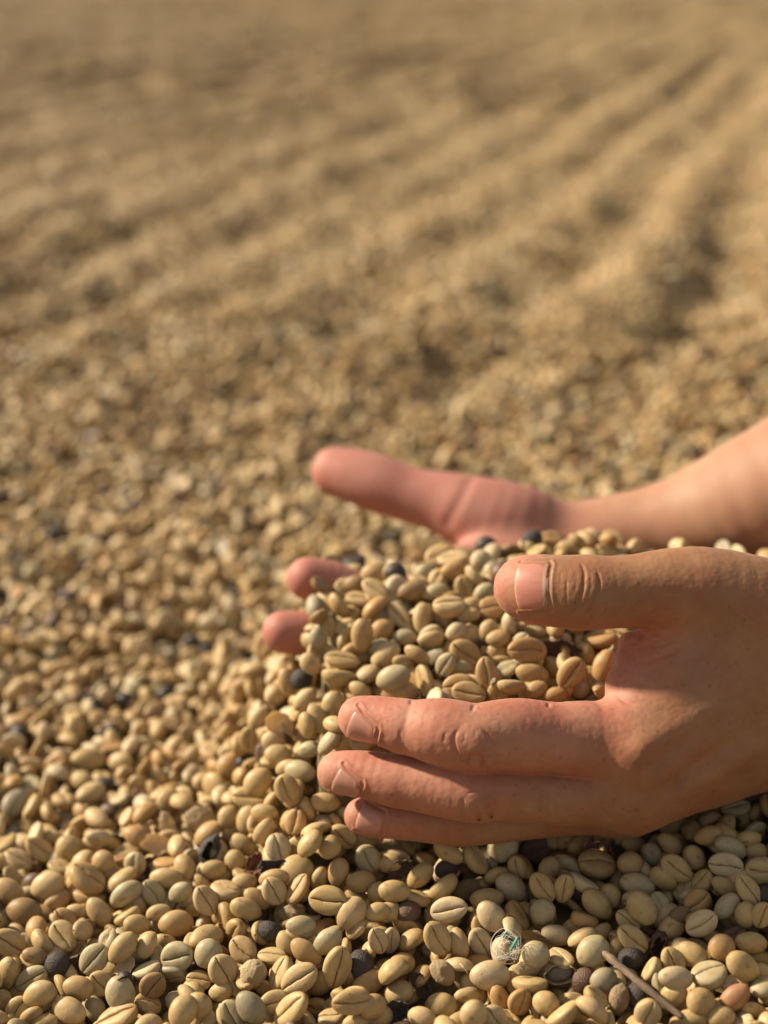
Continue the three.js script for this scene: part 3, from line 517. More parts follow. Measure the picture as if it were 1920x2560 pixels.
plot(1440, 2080, 3.456, [
  [490, 100, 235, 140, -10, 180, 'straw'], [465, 270, 225, 200, 0, 180, 'tan'], [180, 270, 350, 200, -8, 58, 'tan'], [650, 190, 215, 170, -60, 180, 'grey'], [810, 105, 255, 165, -40, 180, 'straw'], [870, 315, 330, 195, -38, 5, 'straw'], [755, 395, 275, 195, -35, 180, 'straw'], [1020, 225, 255, 180, -60, 180, 'straw'],
  [1330, 135, 320, 180, -30, 180, 'olive'], [1295, 290, 310, 220, -8, 0, 'pale'], [1600, 340, 300, 235, -5, 5, 'straw'], [1090, 420, 215, 140, 50, 60, 'straw'], [1275, 470, 245, 140, -35, 160, 'straw'], [530, 455, 330, 150, -10, 180, 'pale'], [180, 625, 335, 205, -48, 180, 'straw'], [290, 555, 230, 190, -60, 180, 'straw'],
  [565, 655, 340, 235, -55, 180, 'straw'], [725, 620, 225, 155, -60, 20, 'olive'], [1050, 605, 265, 210, 35, 5, 'ochre'], [1305, 640, 285, 145, 40, 180, 'olive'], [1490, 500, 310, 175, -55, 12, 'straw'], [1465, 715, 225, 170, 85, 180, 'straw'], [1085, 790, 310, 215, 35, 0, 'pale'], [1610, 720, 245, 190, 70, 0, 'straw'],
  [70, 430, 300, 120, -30, 90, 'pale'], [250, 40, 240, 150, 5, 160, 'straw'], [75, 745, 255, 155, -20, 100, 'ochre'], [1555, 170, 175, 115, 0, 180, 'straw'], [450, 770, 255, 165, -40, 20, 'straw'], [1140, 30, 250, 160, 20, 180, 'tan'], [1480, 60, 250, 150, 10, 160, 'straw'], [890, 740, 230, 160, 40, 0, 'brown', 'torn'], [200, 160, 270, 120, -20, 0, 'umber', 'skin'], [1640, 560, 120, 130, 0, 180, 'black'],
]);
plot(0, 2320, 3.456, [
  [80, 130, 320, 215, -35, 5, 'straw'], [385, 110, 265, 150, -45, 100, 'straw'], [545, 70, 300, 225, -50, 5, 'straw'], [500, 315, 215, 200, 30, 180, 'black'], [300, 245, 215, 140, -15, 180, 'brown'], [810, 270, 295, 225, 50, 5, 'olive'], [65, 395, 330, 180, 75, 180, 'straw'], [1060, 170, 320, 165, 50, 180, 'straw'], [1280, 150, 255, 150, 60, -120, 'straw'],
  [270, 440, 320, 185, 30, 8, 'olive'], [345, 570, 320, 220, 25, 180, 'straw'], [680, 515, 280, 195, -10, 180, 'tan', 'spot'], [1040, 570, 325, 240, 100, 180, 'olive'], [600, 710, 335, 215, -18, 180, 'cream'], [150, 705, 245, 190, 55, 0, 'straw'], [1530, 250, 295, 250, 15, 5, 'olive'], [1320, 500, 245, 215, 50, 0, 'brown'], [1280, 655, 255, 180, -25, 62, 'tan'],
  [820, 700, 185, 140, -70, 180, 'olive'], [1010, 770, 390, 150, 25, 60, 'tan'], [870, 480, 210, 180, -45, 0, 'straw'], [1580, 720, 300, 225, 60, 180, 'straw'], [270, 750, 245, 130, 35, 150, 'tan'], [1070, 330, 225, 165, 40, 0, 'amber', 'parchment'], [660, 330, 190, 170, 40, 0, 'umber', 'skin'], [390, 815, 230, 130, 10, 180, 'straw'], [15, 640, 140, 110, 70, 180, 'straw'],
]);
plot(480, 2320, 3.456, [
  [140, 220, 270, 230, 60, 180, 'olive'], [265, 360, 285, 250, -62, 12, 'cream'], [440, 190, 285, 215, -40, 5, 'tan'], [690, 235, 265, 150, 0, 55, 'straw', 'spot'], [530, 400, 255, 230, 60, 0, 'straw', 'torn'], [760, 390, 320, 160, 65, 60, 'tan'], [925, 440, 365, 235, 35, 14, 'cream'], [985, 205, 320, 160, -40, 178, 'tan'], [1170, 110, 300, 190, 40, 180, 'olive'],
  [1255, 345, 420, 255, 76, -20, 'straw'], [1460, 330, 290, 225, 100, 180, 'black'], [1530, 470, 325, 130, 25, 178, 'tan'], [1380, 640, 350, 190, 4, 5, 'tan'], [1560, 680, 225, 200, 20, 180, 'tan'], [850, 700, 400, 180, 45, 48, 'straw'], [350, 760, 305, 220, -60, 5, 'olive'], [510, 690, 330, 220, -50, 180, 'grey'], [720, 640, 290, 195, 10, 4, 'straw'],
  [250, 550, 235, 155, 20, 180, 'straw'], [60, 660, 205, 190, 0, 180, 'straw'], [1200, 770, 245, 140, 10, 60, 'straw'], [60, 450, 235, 175, -10, 42, 'tan'], [940, 30, 270, 130, 5, 175, 'olive'], [90, 800, 180, 150, 60, 20, 'straw'], [1610, 110, 260, 170, -70, 20, 'pale', 'spot'], [820, 130, 175, 135, -60, 180, 'straw'], [1420, 815, 220, 110, 10, 180, 'straw'],
]);
plot(960, 2320, 3.456, [
  [465, 90, 330, 220, -60, 6, 'straw'], [650, 130, 275, 160, -75, 150, 'tan'], [840, 130, 295, 195, -60, 8, 'pale'], [250, 120, 265, 200, 30, -80, 'tan'], [915, 410, 365, 250, -3, 180, 'pale'], [500, 670, 275, 220, -15, 180, 'straw'], [775, 740, 245, 235, 80, 180, 'cream'], [1180, 640, 240, 225, 70, -25, 'ochre'], [1000, 610, 265, 160, -70, 180, 'ochre'],
  [1400, 650, 245, 205, -20, 180, 'straw'], [1540, 740, 345, 150, 40, 100, 'straw'], [330, 775, 260, 180, -15, 180, 'cream'], [960, 775, 210, 160, -55, 0, 'pale'], [130, 560, 265, 160, 15, -120, 'straw'], [90, 390, 300, 200, 35, -75, 'straw'], [60, 110, 255, 160, 85, -15, 'pale'], [1260, 470, 320, 140, 0, 95, 'straw'], [1310, 230, 190, 190, 80, 180, 'olive'],
  [1490, 60, 285, 130, -15, 170, 'pale'], [1250, 355, 205, 130, 5, 0, 'straw', 'torn'], [1290, 85, 275, 120, -20, 0, 'straw', 'parchment'], [1520, 390, 300, 175, 10, 0, 'tan', 'open'], [510, 390, 255, 190, -50, 0, 'tan', 'torn'], [320, 500, 225, 110, -60, 0, 'umber', 'skin'], [110, 735, 215, 180, 30, 0, 'black', 'skin'], [720, 580, 210, 100, 5, 170, 'straw'],
]);
plot(1440, 2320, 3.456, [
  [145, 200, 310, 250, 40, 180, 'olive'], [490, 95, 325, 190, -42, 10, 'straw'], [1255, 170, 225, 210, 20, 180, 'ochre'], [1510, 125, 300, 160, -8, 180, 'straw'], [1010, 220, 285, 185, -30, 180, 'straw'], [840, 290, 275, 195, -60, 5, 'straw'], [1440, 330, 370, 210, -40, 180, 'straw'], [1150, 390, 325, 210, 15, 70, 'olive'], [860, 430, 330, 190, -10, 180, 'pale'],
  [840, 580, 275, 195, 40, 180, 'straw'], [1075, 640, 275, 240, -50, 180, 'tan'], [1370, 600, 320, 140, 40, 180, 'rust'], [1370, 480, 245, 160, 0, 40, 'pale'], [480, 270, 185, 170, 0, 180, 'black'], [710, 140, 275, 130, 75, 0, 'umber', 'pod'], [130, 720, 325, 165, -35, -70, 'cream'], [180, 590, 255, 140, -35, 70, 'straw'], [385, 620, 265, 185, 80, 0, 'brown', 'torn'],
  [620, 740, 275, 220, 70, 5, 'cream'], [1005, 790, 285, 130, 0, 178, 'straw'], [1250, 770, 225, 165, 10, 180, 'straw'], [1540, 710, 235, 155, -25, 150, 'straw'], [240, 450, 205, 170, 10, 180, 'grey'], [70, 460, 190, 170, 60, 180, 'umber'], [640, 360, 215, 120, 60, 90, 'straw'], [360, 160, 185, 115, 65, 180, 'straw'], [1600, 270, 210, 130, -20, 180, 'straw'],
]);
plot(780, 1300, 3.318, [
  [1515, 105, 240, 150, 5, 180, 'cream'], [1440, 215, 195, 165, 10, 180, 'black'], [1620, 190, 195, 150, 60, 180, 'cream'], [1400, 335, 185, 165, 40, 180, 'pale'], [1170, 315, 270, 110, 8, 62, 'cream'], [1170, 415, 220, 145, 15, 180, 'ochre'], [890, 305, 245, 145, -10, 180, 'ochre'], [1090, 180, 175, 120, 20, 150, 'straw'], [1250, 150, 160, 100, 10, 180, 'straw'],
  [780, 430, 195, 130, 80, 40, 'cream'], [930, 440, 170, 135, 30, 180, 'olive'], [1040, 490, 175, 135, 60, 20, 'straw'], [1360, 465, 230, 110, -50, 100, 'cream'], [1260, 560, 215, 155, -80, -10, 'straw'], [1430, 600, 175, 125, 30, 180, 'olive'], [1040, 590, 205, 135, 10, 180, 'olive'], [820, 590, 255, 155, 15, 178, 'brown'], [530, 450, 265, 195, 10, 180, 'tan'],
  [525, 575, 265, 155, -35, 12, 'cream'], [690, 540, 140, 115, 30, 180, 'pale'], [235, 700, 245, 130, -55, 100, 'tan'], [385, 650, 225, 140, -10, 50, 'cream'], [1140, 705, 285, 155, 2, 58, 'cream'], [1330, 715, 130, 95, 0, 180, 'straw'], [1300, 790, 155, 95, 10, 180, 'straw'], [530, 735, 270, 100, 40, -90, 'ochre'], [345, 430, 155, 105, 20, 180, 'straw'], [350, 530, 140, 100, 10, 180, 'brown'],
  [690, 440, 100, 90, 0, 180, 'black'], [680, 340, 165, 100, 70, 180, 'straw'], [1490, 725, 235, 180, 10, 5, 'ochre'],
]);
plot(640, 1500, 3.318, [
  [1185, 130, 255, 150, -50, 12, 'cream'], [1380, 150, 275, 160, 85, 160, 'straw'], [1525, 160, 245, 140, -65, -40, 'straw'], [880, 290, 295, 155, 90, 180, 'tan'], [1050, 250, 185, 165, 40, 180, 'ochre'], [1235, 310, 225, 110, -5, 180, 'olive'], [1450, 320, 235, 140, 10, 150, 'cream'], [1075, 455, 285, 185, 40, 180, 'cream'], [1340, 450, 245, 140, -30, 140, 'straw'],
  [1140, 645, 310, 200, 20, 180, 'olive'], [930, 630, 235, 130, 30, -115, 'cream'], [1390, 670, 285, 155, -75, -45, 'straw'], [860, 745, 205, 130, -30, 160, 'straw'], [1200, 760, 310, 130, -3, 180, 'tan'], [720, 490, 300, 160, -10, 52, 'tan'], [690, 620, 310, 150, -10, 100, 'straw'], [450, 530, 215, 155, -55, 180, 'cream'], [420, 790, 205, 120, 35, 180, 'cream'],
  [1020, 390, 205, 90, 25, 180, 'olive'], [1040, 130, 195, 120, 50, 5, 'olive'], [740, 220, 195, 130, 30, 20, 'straw'], [610, 220, 175, 110, -70, 180, 'straw'], [510, 320, 185, 130, 90, 180, 'grey'], [380, 660, 140, 125, 20, 180, 'black'], [260, 680, 245, 130, -75, 180, 'tan'], [150, 780, 140, 115, 60, 180, 'straw'], [1570, 540, 225, 155, 60, 5, 'olive'], [1220, 520, 185, 95, -20, 180, 'straw'],
]);
plot(1080, 1540, 3.318, [
  [275, 310, 295, 215, -35, 3, 'tan'], [790, 285, 345, 215, -3, 8, 'ochre'], [700, 200, 205, 115, 10, 180, 'straw'], [1155, 475, 305, 205, 55, 5, 'tan'], [830, 480, 295, 160, -15, 170, 'tan'], [1430, 420, 305, 185, 70, 180, 'ochre'], [450, 470, 275, 175, -85, 5, 'tan'], [305, 640, 300, 190, -10, 5, 'tan'], [220, 570, 275, 175, 10, 10, 'tan'],
  [545, 640, 190, 150, 80, 0, 'tan'], [660, 570, 255, 120, -8, 110, 'straw'], [620, 435, 195, 135, 25, 30, 'olive'], [550, 185, 215, 140, 10, 180, 'tan'], [460, 120, 165, 115, 60, 180, 'straw'], [200, 130, 205, 145, 35, 180, 'pale'], [320, 160, 145, 120, 30, 180, 'straw'], [1390, 180, 285, 130, 8, 58, 'ochre'], [1065, 190, 195, 110, 0, 180, 'cream'], [860, 130, 205, 110, -5, 180, 'straw'],
  [1265, 310, 185, 140, -60, 160, 'tan'], [860, 610, 185, 120, 20, 180, 'tan'], [1020, 655, 190, 110, 10, 180, 'ochre'], [240, 440, 225, 130, 0, 180, 'olive'], [110, 400, 215, 145, 60, 5, 'olive'], [540, 300, 160, 125, 0, 180, 'straw'], [1080, 275, 285, 125, -5, 0, 'umber', 'skin'], [440, 275, 205, 120, -30, 0, 'umber', 'skin'], [1290, 520, 170, 130, -85, 0, 'straw'],
]);
plot(560, 1700, 4.1475, [
  [530, 165, 185, 145, 30, 180, 'cream'], [835, 205, 300, 150, 45, 180, 'cream'], [1130, 265, 330, 235, 80, 180, 'straw'], [970, 400, 340, 160, -65, 178, 'straw'], [860, 470, 295, 185, -80, 150, 'straw'], [350, 400, 275, 175, 55, 180, 'cream'], [160, 370, 255, 175, 70, 5, 'straw'], [255, 620, 305, 190, 85, 5, 'straw'], [560, 780, 295, 220, -10, 180, 'straw'],
  [790, 950, 360, 230, -5, 180, 'olive'], [650, 1130, 330, 250, -70, -10, 'straw'], [350, 1060, 345, 255, 45, 180, 'straw'], [270, 1220, 400, 200, -5, 5, 'straw'], [250, 1440, 325, 225, 70, 180, 'straw'], [420, 1380, 305, 195, 0, 180, 'straw'], [740, 1470, 295, 225, 75, 5, 'ochre'], [1095, 650, 320, 170, 50, -130, 'olive'], [1420, 640, 245, 190, 0, 0, 'cream'],
  [880, 720, 235, 150, 15, 180, 'olive'], [1050, 1270, 330, 160, -5, 180, 'straw'], [50, 1420, 215, 190, 50, 180, 'straw'], [60, 900, 330, 260, 60, 180, 'ochre'], [230, 850, 175, 120, 10, 180, 'black'], [930, 1600, 265, 160, 40, 178, 'straw'], [510, 630, 160, 135, 0, 180, 'cream'], [1240, 640, 160, 125, 10, 180, 'straw'], [550, 430, 265, 230, 20, 0, 'amber', 'parchment'], [1050, 1480, 255, 150, -20, 0, 'brown', 'torn'],
]);
plot(200, 1900, 1, [
  [218, 168, 75, 45, -70, 0, 'amber', 'parchment'], [75, 130, 50, 40, 0, 180, 'umber'], [312, 128, 50, 42, 0, 180, 'black'], [280, -10, 62, 40, 60, 180, 'straw'], [20, 0, 90, 60, 0, 180, 'straw'], [300, 150, 90, 70, -10, 0, 'tan', 'parchment'],
]);
plot(0, 0, 1, [[1330, 1350, 60, 48, 40, 180, 'black'], [480, 1605, 48, 42, 30, 180, 'black'], [625, 1642, 46, 40, 10, 180, 'black'], [312, 1750, 50, 42, 0, 180, 'black'], [592, 1490, 42, 34, 0, 180, 'black'], [10, 1500, 46, 36, 0, 180, 'black'], [12, 1566, 42, 38, 0, 180, 'umber'], [268, 1356, 38, 30, 0, 180, 'black'], [1062, 985, 46, 36, 0, 180, 'umber'], [1538, 1186, 44, 34, 0, 180, 'black'], [1246, 872, 40, 30, 0, 180, 'black'], [1762, 880, 44, 34, 30, 180, 'umber'], [60, 1460, 46, 30, 0, 180, 'grey'], [650, 1330, 40, 30, 0, 180, 'umber'], [330, 970, 40, 28, 0, 180, 'umber'], [800, 820, 36, 26, 0, 180, 'umber'], [1590, 1010, 40, 30, 0, 180, 'rust']]);

const column = (x, z) => { const i = Math.round((x - X0) / CELL), j = Math.round((-z - D0) / CELL); return i < 0 || j < 0 || i >= NX || j >= ND ? -1 : height[j * NX + i]; };
function sight(px, py) { const p = V(); for (let z = 0.345; z < 1.2; z += 0.0008) { p.copy(at(px, py, z)); if (p.y < column(p.x, p.z)) return z; } return null; }
const GW = 480, GH = 640, claimed = new Float32Array(GW * GH), scraps = [];
function onPicture(b, f, grow = 1) {                                             // the picture cells that a bean covers
  const [cx, cy, z] = seen(b.p), s = LENS / z, M = [[0, 0], [0, 0]], axes = [[b.l, 1, 0, 0], [b.t, 0, 1, 0], [b.w, 0, 0, 1]];
  for (const [len, x, y, w] of axes) { probe.set(x, y, w).applyQuaternion(b.q); const u = probe.x * len / 2 * s, v = -probe.dot(UP) * len / 2 * s; M[0][0] += u * u; M[0][1] += u * v; M[1][1] += v * v; }
  const det = M[0][0] * M[1][1] - M[0][1] ** 2, rx = Math.sqrt(M[0][0]) * grow, ry = Math.sqrt(M[1][1]) * grow, k = GW / 1920;
  for (let j = Math.max(0, Math.floor((cy - ry) * k)); j <= Math.min(GH - 1, (cy + ry) * k); j++) for (let i = Math.max(0, Math.floor((cx - rx) * k)); i <= Math.min(GW - 1, (cx + rx) * k); i++) {
    const x = (i + 0.5) / k - cx, y = (j + 0.5) / k - cy, q = (M[1][1] * x * x - 2 * M[0][1] * x * y + M[0][0] * y * y) / det / (grow * grow);
    if (q < 1) f(j * GW + i, z - Math.sqrt(1 - q) * b.t * 0.45);
  }
}
pour(areaOf(D0, 0.75) * 42000, D0, 0.75, 6, null, -0.006);
pour(areaOf(0.75, 1.17) * 40000, 0.75, 1.17, 3);
told.sort((a, b) => a.l * a.w - b.l * b.w);
for (const h of told) {
  let z = sight(h.px, h.py); if (!z) continue;
  const onEdge = Math.abs(Math.abs(h.roll) - Math.PI / 2) < 0.6, scale = z / LENS, along = RIGHT.clone().multiplyScalar(Math.cos(h.ang)).addScaledVector(UP, Math.sin(h.ang)), left = RIGHT.clone().multiplyScalar(-Math.sin(h.ang)).addScaledVector(UP, Math.cos(h.ang));
  const face = BACK.clone().multiplyScalar(Math.cos(h.roll)).addScaledVector(left, Math.sin(h.roll));
  along.addScaledVector(BACK, gauss(R0) * 0.16); face.addScaledVector(left, gauss(R0) * 0.1);
  const l = clamp(h.l * scale * 0.97, 0.0035, 0.0132), ratio = clamp(h.w / h.l, 0.4, 0.98);
  const b = { l, w: l * (onEdge ? clamp(ratio * 1.35, 0.66, 0.85) : Math.max(0.6, ratio)), t: l * (onEdge ? clamp(ratio, 0.46, 0.62) : clamp(ratio * 0.64, 0.40, 0.56)), q: turned(along, face), p: V(), shape: Math.floor(R0() * SHAPES), tint: h.tint, kind: h.kind, told: true };
  if (h.tint === 'black' || h.tint === 'umber') b.t = b.w * 0.72;
  if (l < 0.0075) { const g = 0.0080 / l; b.l *= g; b.w *= g; b.t *= g; }                // partly hidden: as long as the others
  if (b.kind && b.kind !== 'spot') b.t = Math.min(b.t, l * 0.4);
  ellipsoid(b);
  const deep = b.kind === 'parchment' ? 0.001 : b.kind && b.kind !== 'spot' ? 0.003 : b.tint === 'black' || b.tint === 'umber' ? 0.004 : 0.0020; let last = z - 0.014;
  for (let s = z - 0.016; s < z + 0.012; s += 0.0004) {
    b.p.copy(at(h.px, h.py, s)); let pen = -1; columns(b, b.p.x, b.p.z, (k, lo) => { const e = height[k] - b.p.y - lo; if (e > pen) pen = e; });
    if (pen > deep) break; last = s;
  }
  b.p.copy(at(h.px, h.py, last));
  for (let n = 0; n < 24 && touchesHand(b); n++) { last += 0.0008; b.p.copy(at(h.px, h.py, last)); }
  if (b.kind && b.kind !== 'spot') { columns(b, b.p.x, b.p.z, (k, lo, hi) => { const t = b.p.y + lerp(lo, hi, 0.8); if (t > height[k]) height[k] = t; }); scraps.push(b); } else settle(b);
  onPicture(b, (k, zz) => { if (!claimed[k] || zz < claimed[k]) claimed[k] = zz; }, 0.92);
}
const inFront = (b) => { let n = 0, all = 0; onPicture(b, (k, z) => { all++; if (claimed[k] && claimed[k] > z + 0.0005) n++; }); return n > all * 0.2 || n > 90; };
pour(areaOf(D0, 0.50) * 18000, D0, 0.50, 4, inFront, -0.0008);
pour(areaOf(0.50, 0.75) * 18000, 0.50, 0.75, 4, inFront, 0.0045);

console.log('beans', beans.length, 'told', told.length);

// ---- which of them show largest in the picture
const depth = new Float32Array(GW * GH).fill(9), owner = new Int32Array(GW * GH).fill(-1);
for (const o of scene.children) if (o.name.startsWith('hand')) o.traverse((m) => { if (!m.isMesh) return; const p = m.geometry.attributes.position, v = V(); for (let i = 0; i < p.count; i++) { const [x, y, z] = seen(v.fromBufferAttribute(p, i)), a = Math.floor(x * GW / 1920), c = Math.floor(y * GW / 1920); if (a >= 0 && c >= 0 && a < GW && c < GH) { const k = c * GW + a; if (z < depth[k]) depth[k] = z; } } });
beans.forEach((b, n) => { if (-b.p.z < 0.8) onPicture(b, (k, z) => { if (z < depth[k]) { depth[k] = z; owner[k] = n; } }); });
for (const b of beans) b.area = 0;
for (const n of owner) if (n >= 0) beans[n].area++;

// ---------------------------------------------------------------- twig, thread, husks
const landmarks = [];
const noteMark = (text, p) => landmarks.push({ text, p: p.clone() });
function onTop(px, py, lift) { const z = sight(px, py) ?? 0.42; return at(px, py, z - lift); }
{
  const a = onTop(1508, 2380, 0.0015), b = onTop(1600, 2458, 0.0026), c = onTop(1708, 2546, 0.001), curve = new THREE.CatmullRomCurve3([a, b.clone().lerp(a.clone().add(c).multiplyScalar(0.5), 0.4), c]), n = 40, m = 14, pos = [], idx = [], col = [], F = curve.computeFrenetFrames(n);
  for (let i = 0; i <= n; i++) for (let j = 0; j <= m; j++) {
    const t = i / n, an = j / m * 2 * Math.PI, p = curve.getPointAt(t), knob = 0.35 * Math.exp(-(((t - 0.13) / 0.06) ** 2)) + 0.2 * Math.exp(-(((t - 0.55) / 0.08) ** 2));
    const r = 0.00098 * (1.05 - 0.2 * t + knob) * (1 + 0.2 * noise(Math.cos(an) * 3, Math.sin(an) * 3, t * 6) + 0.07 * Math.cos(an * 5 + 3 * noise(t * 5, 1.5, 2.5))) * (i === 0 || i === n ? 0.55 : 1);
    p.addScaledVector(F.normals[i], r * Math.cos(an)).addScaledVector(F.binormals[i], r * Math.sin(an)); pos.push(p.x, p.y, p.z);
    const k = 0.8 + 0.35 * noise(Math.cos(an) * 4, Math.sin(an) * 4, t * 18) + 0.2 * noise(an * 4, t * 60, 3.5); col.push(0.21 * k, 0.14 * k, 0.092 * k);
    if (i < n && j < m) { const q = i * (m + 1) + j; idx.push(q, q + 1, q + m + 1, q + 1, q + m + 2, q + m + 1); }
  }
  for (const [i, s] of [[0, 1], [n, -1]]) { const p = curve.getPointAt(i / n), base = pos.length / 3; pos.push(p.x, p.y, p.z); col.push(0.5, 0.34, 0.2); for (let j = 0; j < m; j++) idx.push(base, i * (m + 1) + j + (s > 0 ? 1 : 0), i * (m + 1) + j + (s > 0 ? 0 : 1)); }
  const g = new THREE.BufferGeometry(); g.setAttribute('position', new THREE.Float32BufferAttribute(pos, 3)); g.setAttribute('color', new THREE.Float32BufferAttribute(col, 3)); g.setIndex(idx); g.computeVertexNormals();
  lit(add(new THREE.Mesh(g, new THREE.MeshStandardMaterial({ vertexColors: true, roughness: 0.85 })), 'twig', 'short broken brown twig lying across the beans in the foreground', 'twig'));
  for (const t of [0.1, 0.5, 0.9]) noteMark('beside the brown twig', curve.getPointAt(t));
}
{
  const c = onTop(1268, 2364, 0.0076), r = rng(31), loops = [], wool = new THREE.MeshPhysicalMaterial({ color: new THREE.Color().setRGB(0.72, 0.68, 0.59), roughness: 0.6, transmission: 0.25, thickness: 0 });
  const tube = (pts, rad, seg) => new THREE.TubeGeometry(new THREE.CatmullRomCurve3(pts), seg, rad, 6);
  for (let k = 0; k < 5; k++) {
    const pts = []; let th = r() * 6.28, el = r() * 3, rad = 0.0024 + r() * 0.0022; const o = V(gauss(r) * 0.0008, gauss(r) * 0.0008, gauss(r) * 0.0006);
    for (let i = 0; i < 22; i++) { th += 0.55 + r() * 0.5; el += gauss(r) * 0.4; const q = rad * (0.55 + 0.65 * r()); pts.push(c.clone().add(o).addScaledVector(RIGHT, q * Math.cos(th)).addScaledVector(UP, q * Math.sin(th) * 1.1).addScaledVector(BACK, q * 0.55 * Math.sin(th * 1.3 + el) + 0.0008)); }
    loops.push(tube(pts, 0.000075, 170));
  }
  const t = new THREE.Group(), white = new THREE.Mesh(mergeGeometries(loops), wool); white.name = 'white_strand'; t.add(white);
  const teal = new THREE.Mesh(tube([c.clone().addScaledVector(RIGHT, 0.0006).addScaledVector(UP, -0.0003).addScaledVector(BACK, 0.0036), c.clone().addScaledVector(RIGHT, 0.0016).addScaledVector(UP, 0.0016).addScaledVector(BACK, 0.0040), c.clone().addScaledVector(RIGHT, 0.0027).addScaledVector(UP, 0.0034).addScaledVector(BACK, 0.0034)], 0.00042, 20), new THREE.MeshStandardMaterial({ color: new THREE.Color().setRGB(0.04, 0.26, 0.21), roughness: 0.5 })); teal.name = 'teal_strand'; t.add(teal);
  const teal2 = new THREE.Mesh(tube([c.clone().addScaledVector(RIGHT, -0.0014).addScaledVector(UP, 0.0032).addScaledVector(BACK, 0.002), c.clone().addScaledVector(RIGHT, -0.0006).addScaledVector(UP, 0.0044).addScaledVector(BACK, 0.0022), c.clone().addScaledVector(RIGHT, 0.0004).addScaledVector(UP, 0.0036).addScaledVector(BACK, 0.0022)], 0.0003, 16), teal.material); teal2.name = 'teal_strand'; t.add(teal2);
  lit(add(t, 'thread_tangle', 'small tangle of white thread with a teal strand on the foreground beans', 'thread'));
  noteMark('beside the tangled white thread', c);
  const e = [[1122, 2394], [1134, 2404], [1148, 2408], [1160, 2420], [1170, 2434]].map(([x, y]) => onTop(x, y, 0.0012));
  lit(add(new THREE.Mesh(tube(e, 0.00011, 60), wool), 'thread', 'single loose white thread end lying between foreground beans', 'thread'));
}
function shell(seed, cap, jag, crumple, thick) {                                  // a torn piece of a hollow bean skin, with thickness; unit size, hollow side towards +y
  const N = 16, M = 36, rows = [[], []], r = rng(seed), ph = r() * 9;
  for (const side of [0, 1]) for (let i = 0; i <= N; i++) for (let j = 0; j < M; j++) {
    const an = j / M * 2 * Math.PI, R = cap * (1 + jag * (0.7 * noise(Math.cos(an) * 1.6 + seed, Math.sin(an) * 1.6, ph) + 0.5 * noise(Math.cos(an) * 5, Math.sin(an) * 5 + seed, ph))), th = i / N * R;
    let x = Math.sin(th) * Math.cos(an), z = Math.sin(th) * Math.sin(an), y = -Math.cos(th); const c = crumple * (0.8 * noise(x * 2.2 + seed, y * 2.2, z * 2.2) + 0.5 * noise(x * 6, y * 6 + seed, z * 6)), q = 0.5 * (1 + c) - side * thick;
    rows[side].push([x * q, y * q + 0.15, z * q]);
  }
  const pos = [...rows[0], ...rows[1]].flat(), idx = [], W = (N + 1) * M;
  for (let i = 0; i < N; i++) for (let j = 0; j < M; j++) { const a = i * M + j, b = i * M + (j + 1) % M, c = a + M, d = b + M; idx.push(a, c, b, b, c, d, W + a, W + b, W + c, W + b, W + d, W + c); }
  for (let j = 0; j < M; j++) { const a = N * M + j, b = N * M + (j + 1) % M; idx.push(a, W + a, b, b, W + a, W + b); }
  const g = new THREE.BufferGeometry(); g.setAttribute('position', new THREE.Float32BufferAttribute(pos, 3)); g.setIndex(idx); g.computeVertexNormals();
  g.setAttribute('uv', new THREE.Float32BufferAttribute(new Float32Array(pos.length / 3 * 2).map((_, i) => pos[Math.floor(i / 2) * 3 + (i % 2 ? 2 : 0)] * 0.9 + 0.5), 2));
  return g;
}
const parchment = new THREE.MeshPhysicalMaterial({ name: 'parchment', color: new THREE.Color().setRGB(0.80, 0.60, 0.33), roughness: 0.95, transmission: 0.5, thickness: 0, bumpMap: beanBump, bumpScale: 0.0003 });
const dryShell = {}; for (const t of ['straw', 'tan', 'brown']) dryShell[t] = new THREE.MeshPhysicalMaterial({ name: 'dry_shell', color: new THREE.Color().setRGB(...TINTS[t]), roughness: 0.7, bumpMap: beanBump, bumpScale: 0.0006, transmission: 0.15, thickness: 0 });
const darkSkin = {}; for (const [t, c] of Object.entries({ umber: [0.12, 0.065, 0.045], black: [0.062, 0.05, 0.047], rust: [0.20, 0.07, 0.035], grey: [0.22, 0.18, 0.14] })) darkSkin[t] = new THREE.MeshPhysicalMaterial({ name: 'dry_skin', color: new THREE.Color().setRGB(...c), roughness: 0.55, bumpMap: beanBump, bumpScale: 0.0008 });
const plain = (b) => {
  const [x, y] = seen(b.p), d = -b.p.z;
  if (heap(b.p.x, d) > land(b.p.x, d) - 0.002 && d > 0.372) return y < 1420 && x > 1180 ? 'on the crest of the heap behind the thumb' : x > 1060 && y > 1530 ? 'in the gap between thumb and forefinger' : x < 800 ? 'on the heap beside the far fingertips' : y < 1560 ? 'high on the heap between the hands' : 'on the heap above the near forefinger';
  if (y < 2110 && x < 860) return x > 560 ? 'at the foot of the heap by the near fingertips' : 'among the beans left of the heap';
  const row = y < 2230 ? 'below the near hand' : y < 2400 ? 'across the foreground' : 'along the bottom edge';
  const side = x < 240 ? 'at the far left' : x < 520 ? 'towards the left' : x < 800 ? 'left of the middle' : x < 1100 ? 'in the middle' : x < 1400 ? 'right of the middle' : x < 1680 ? 'towards the right' : 'at the far right';
  return row + ' ' + side;
};
const whereIs = plain;
const scrapCount = {};
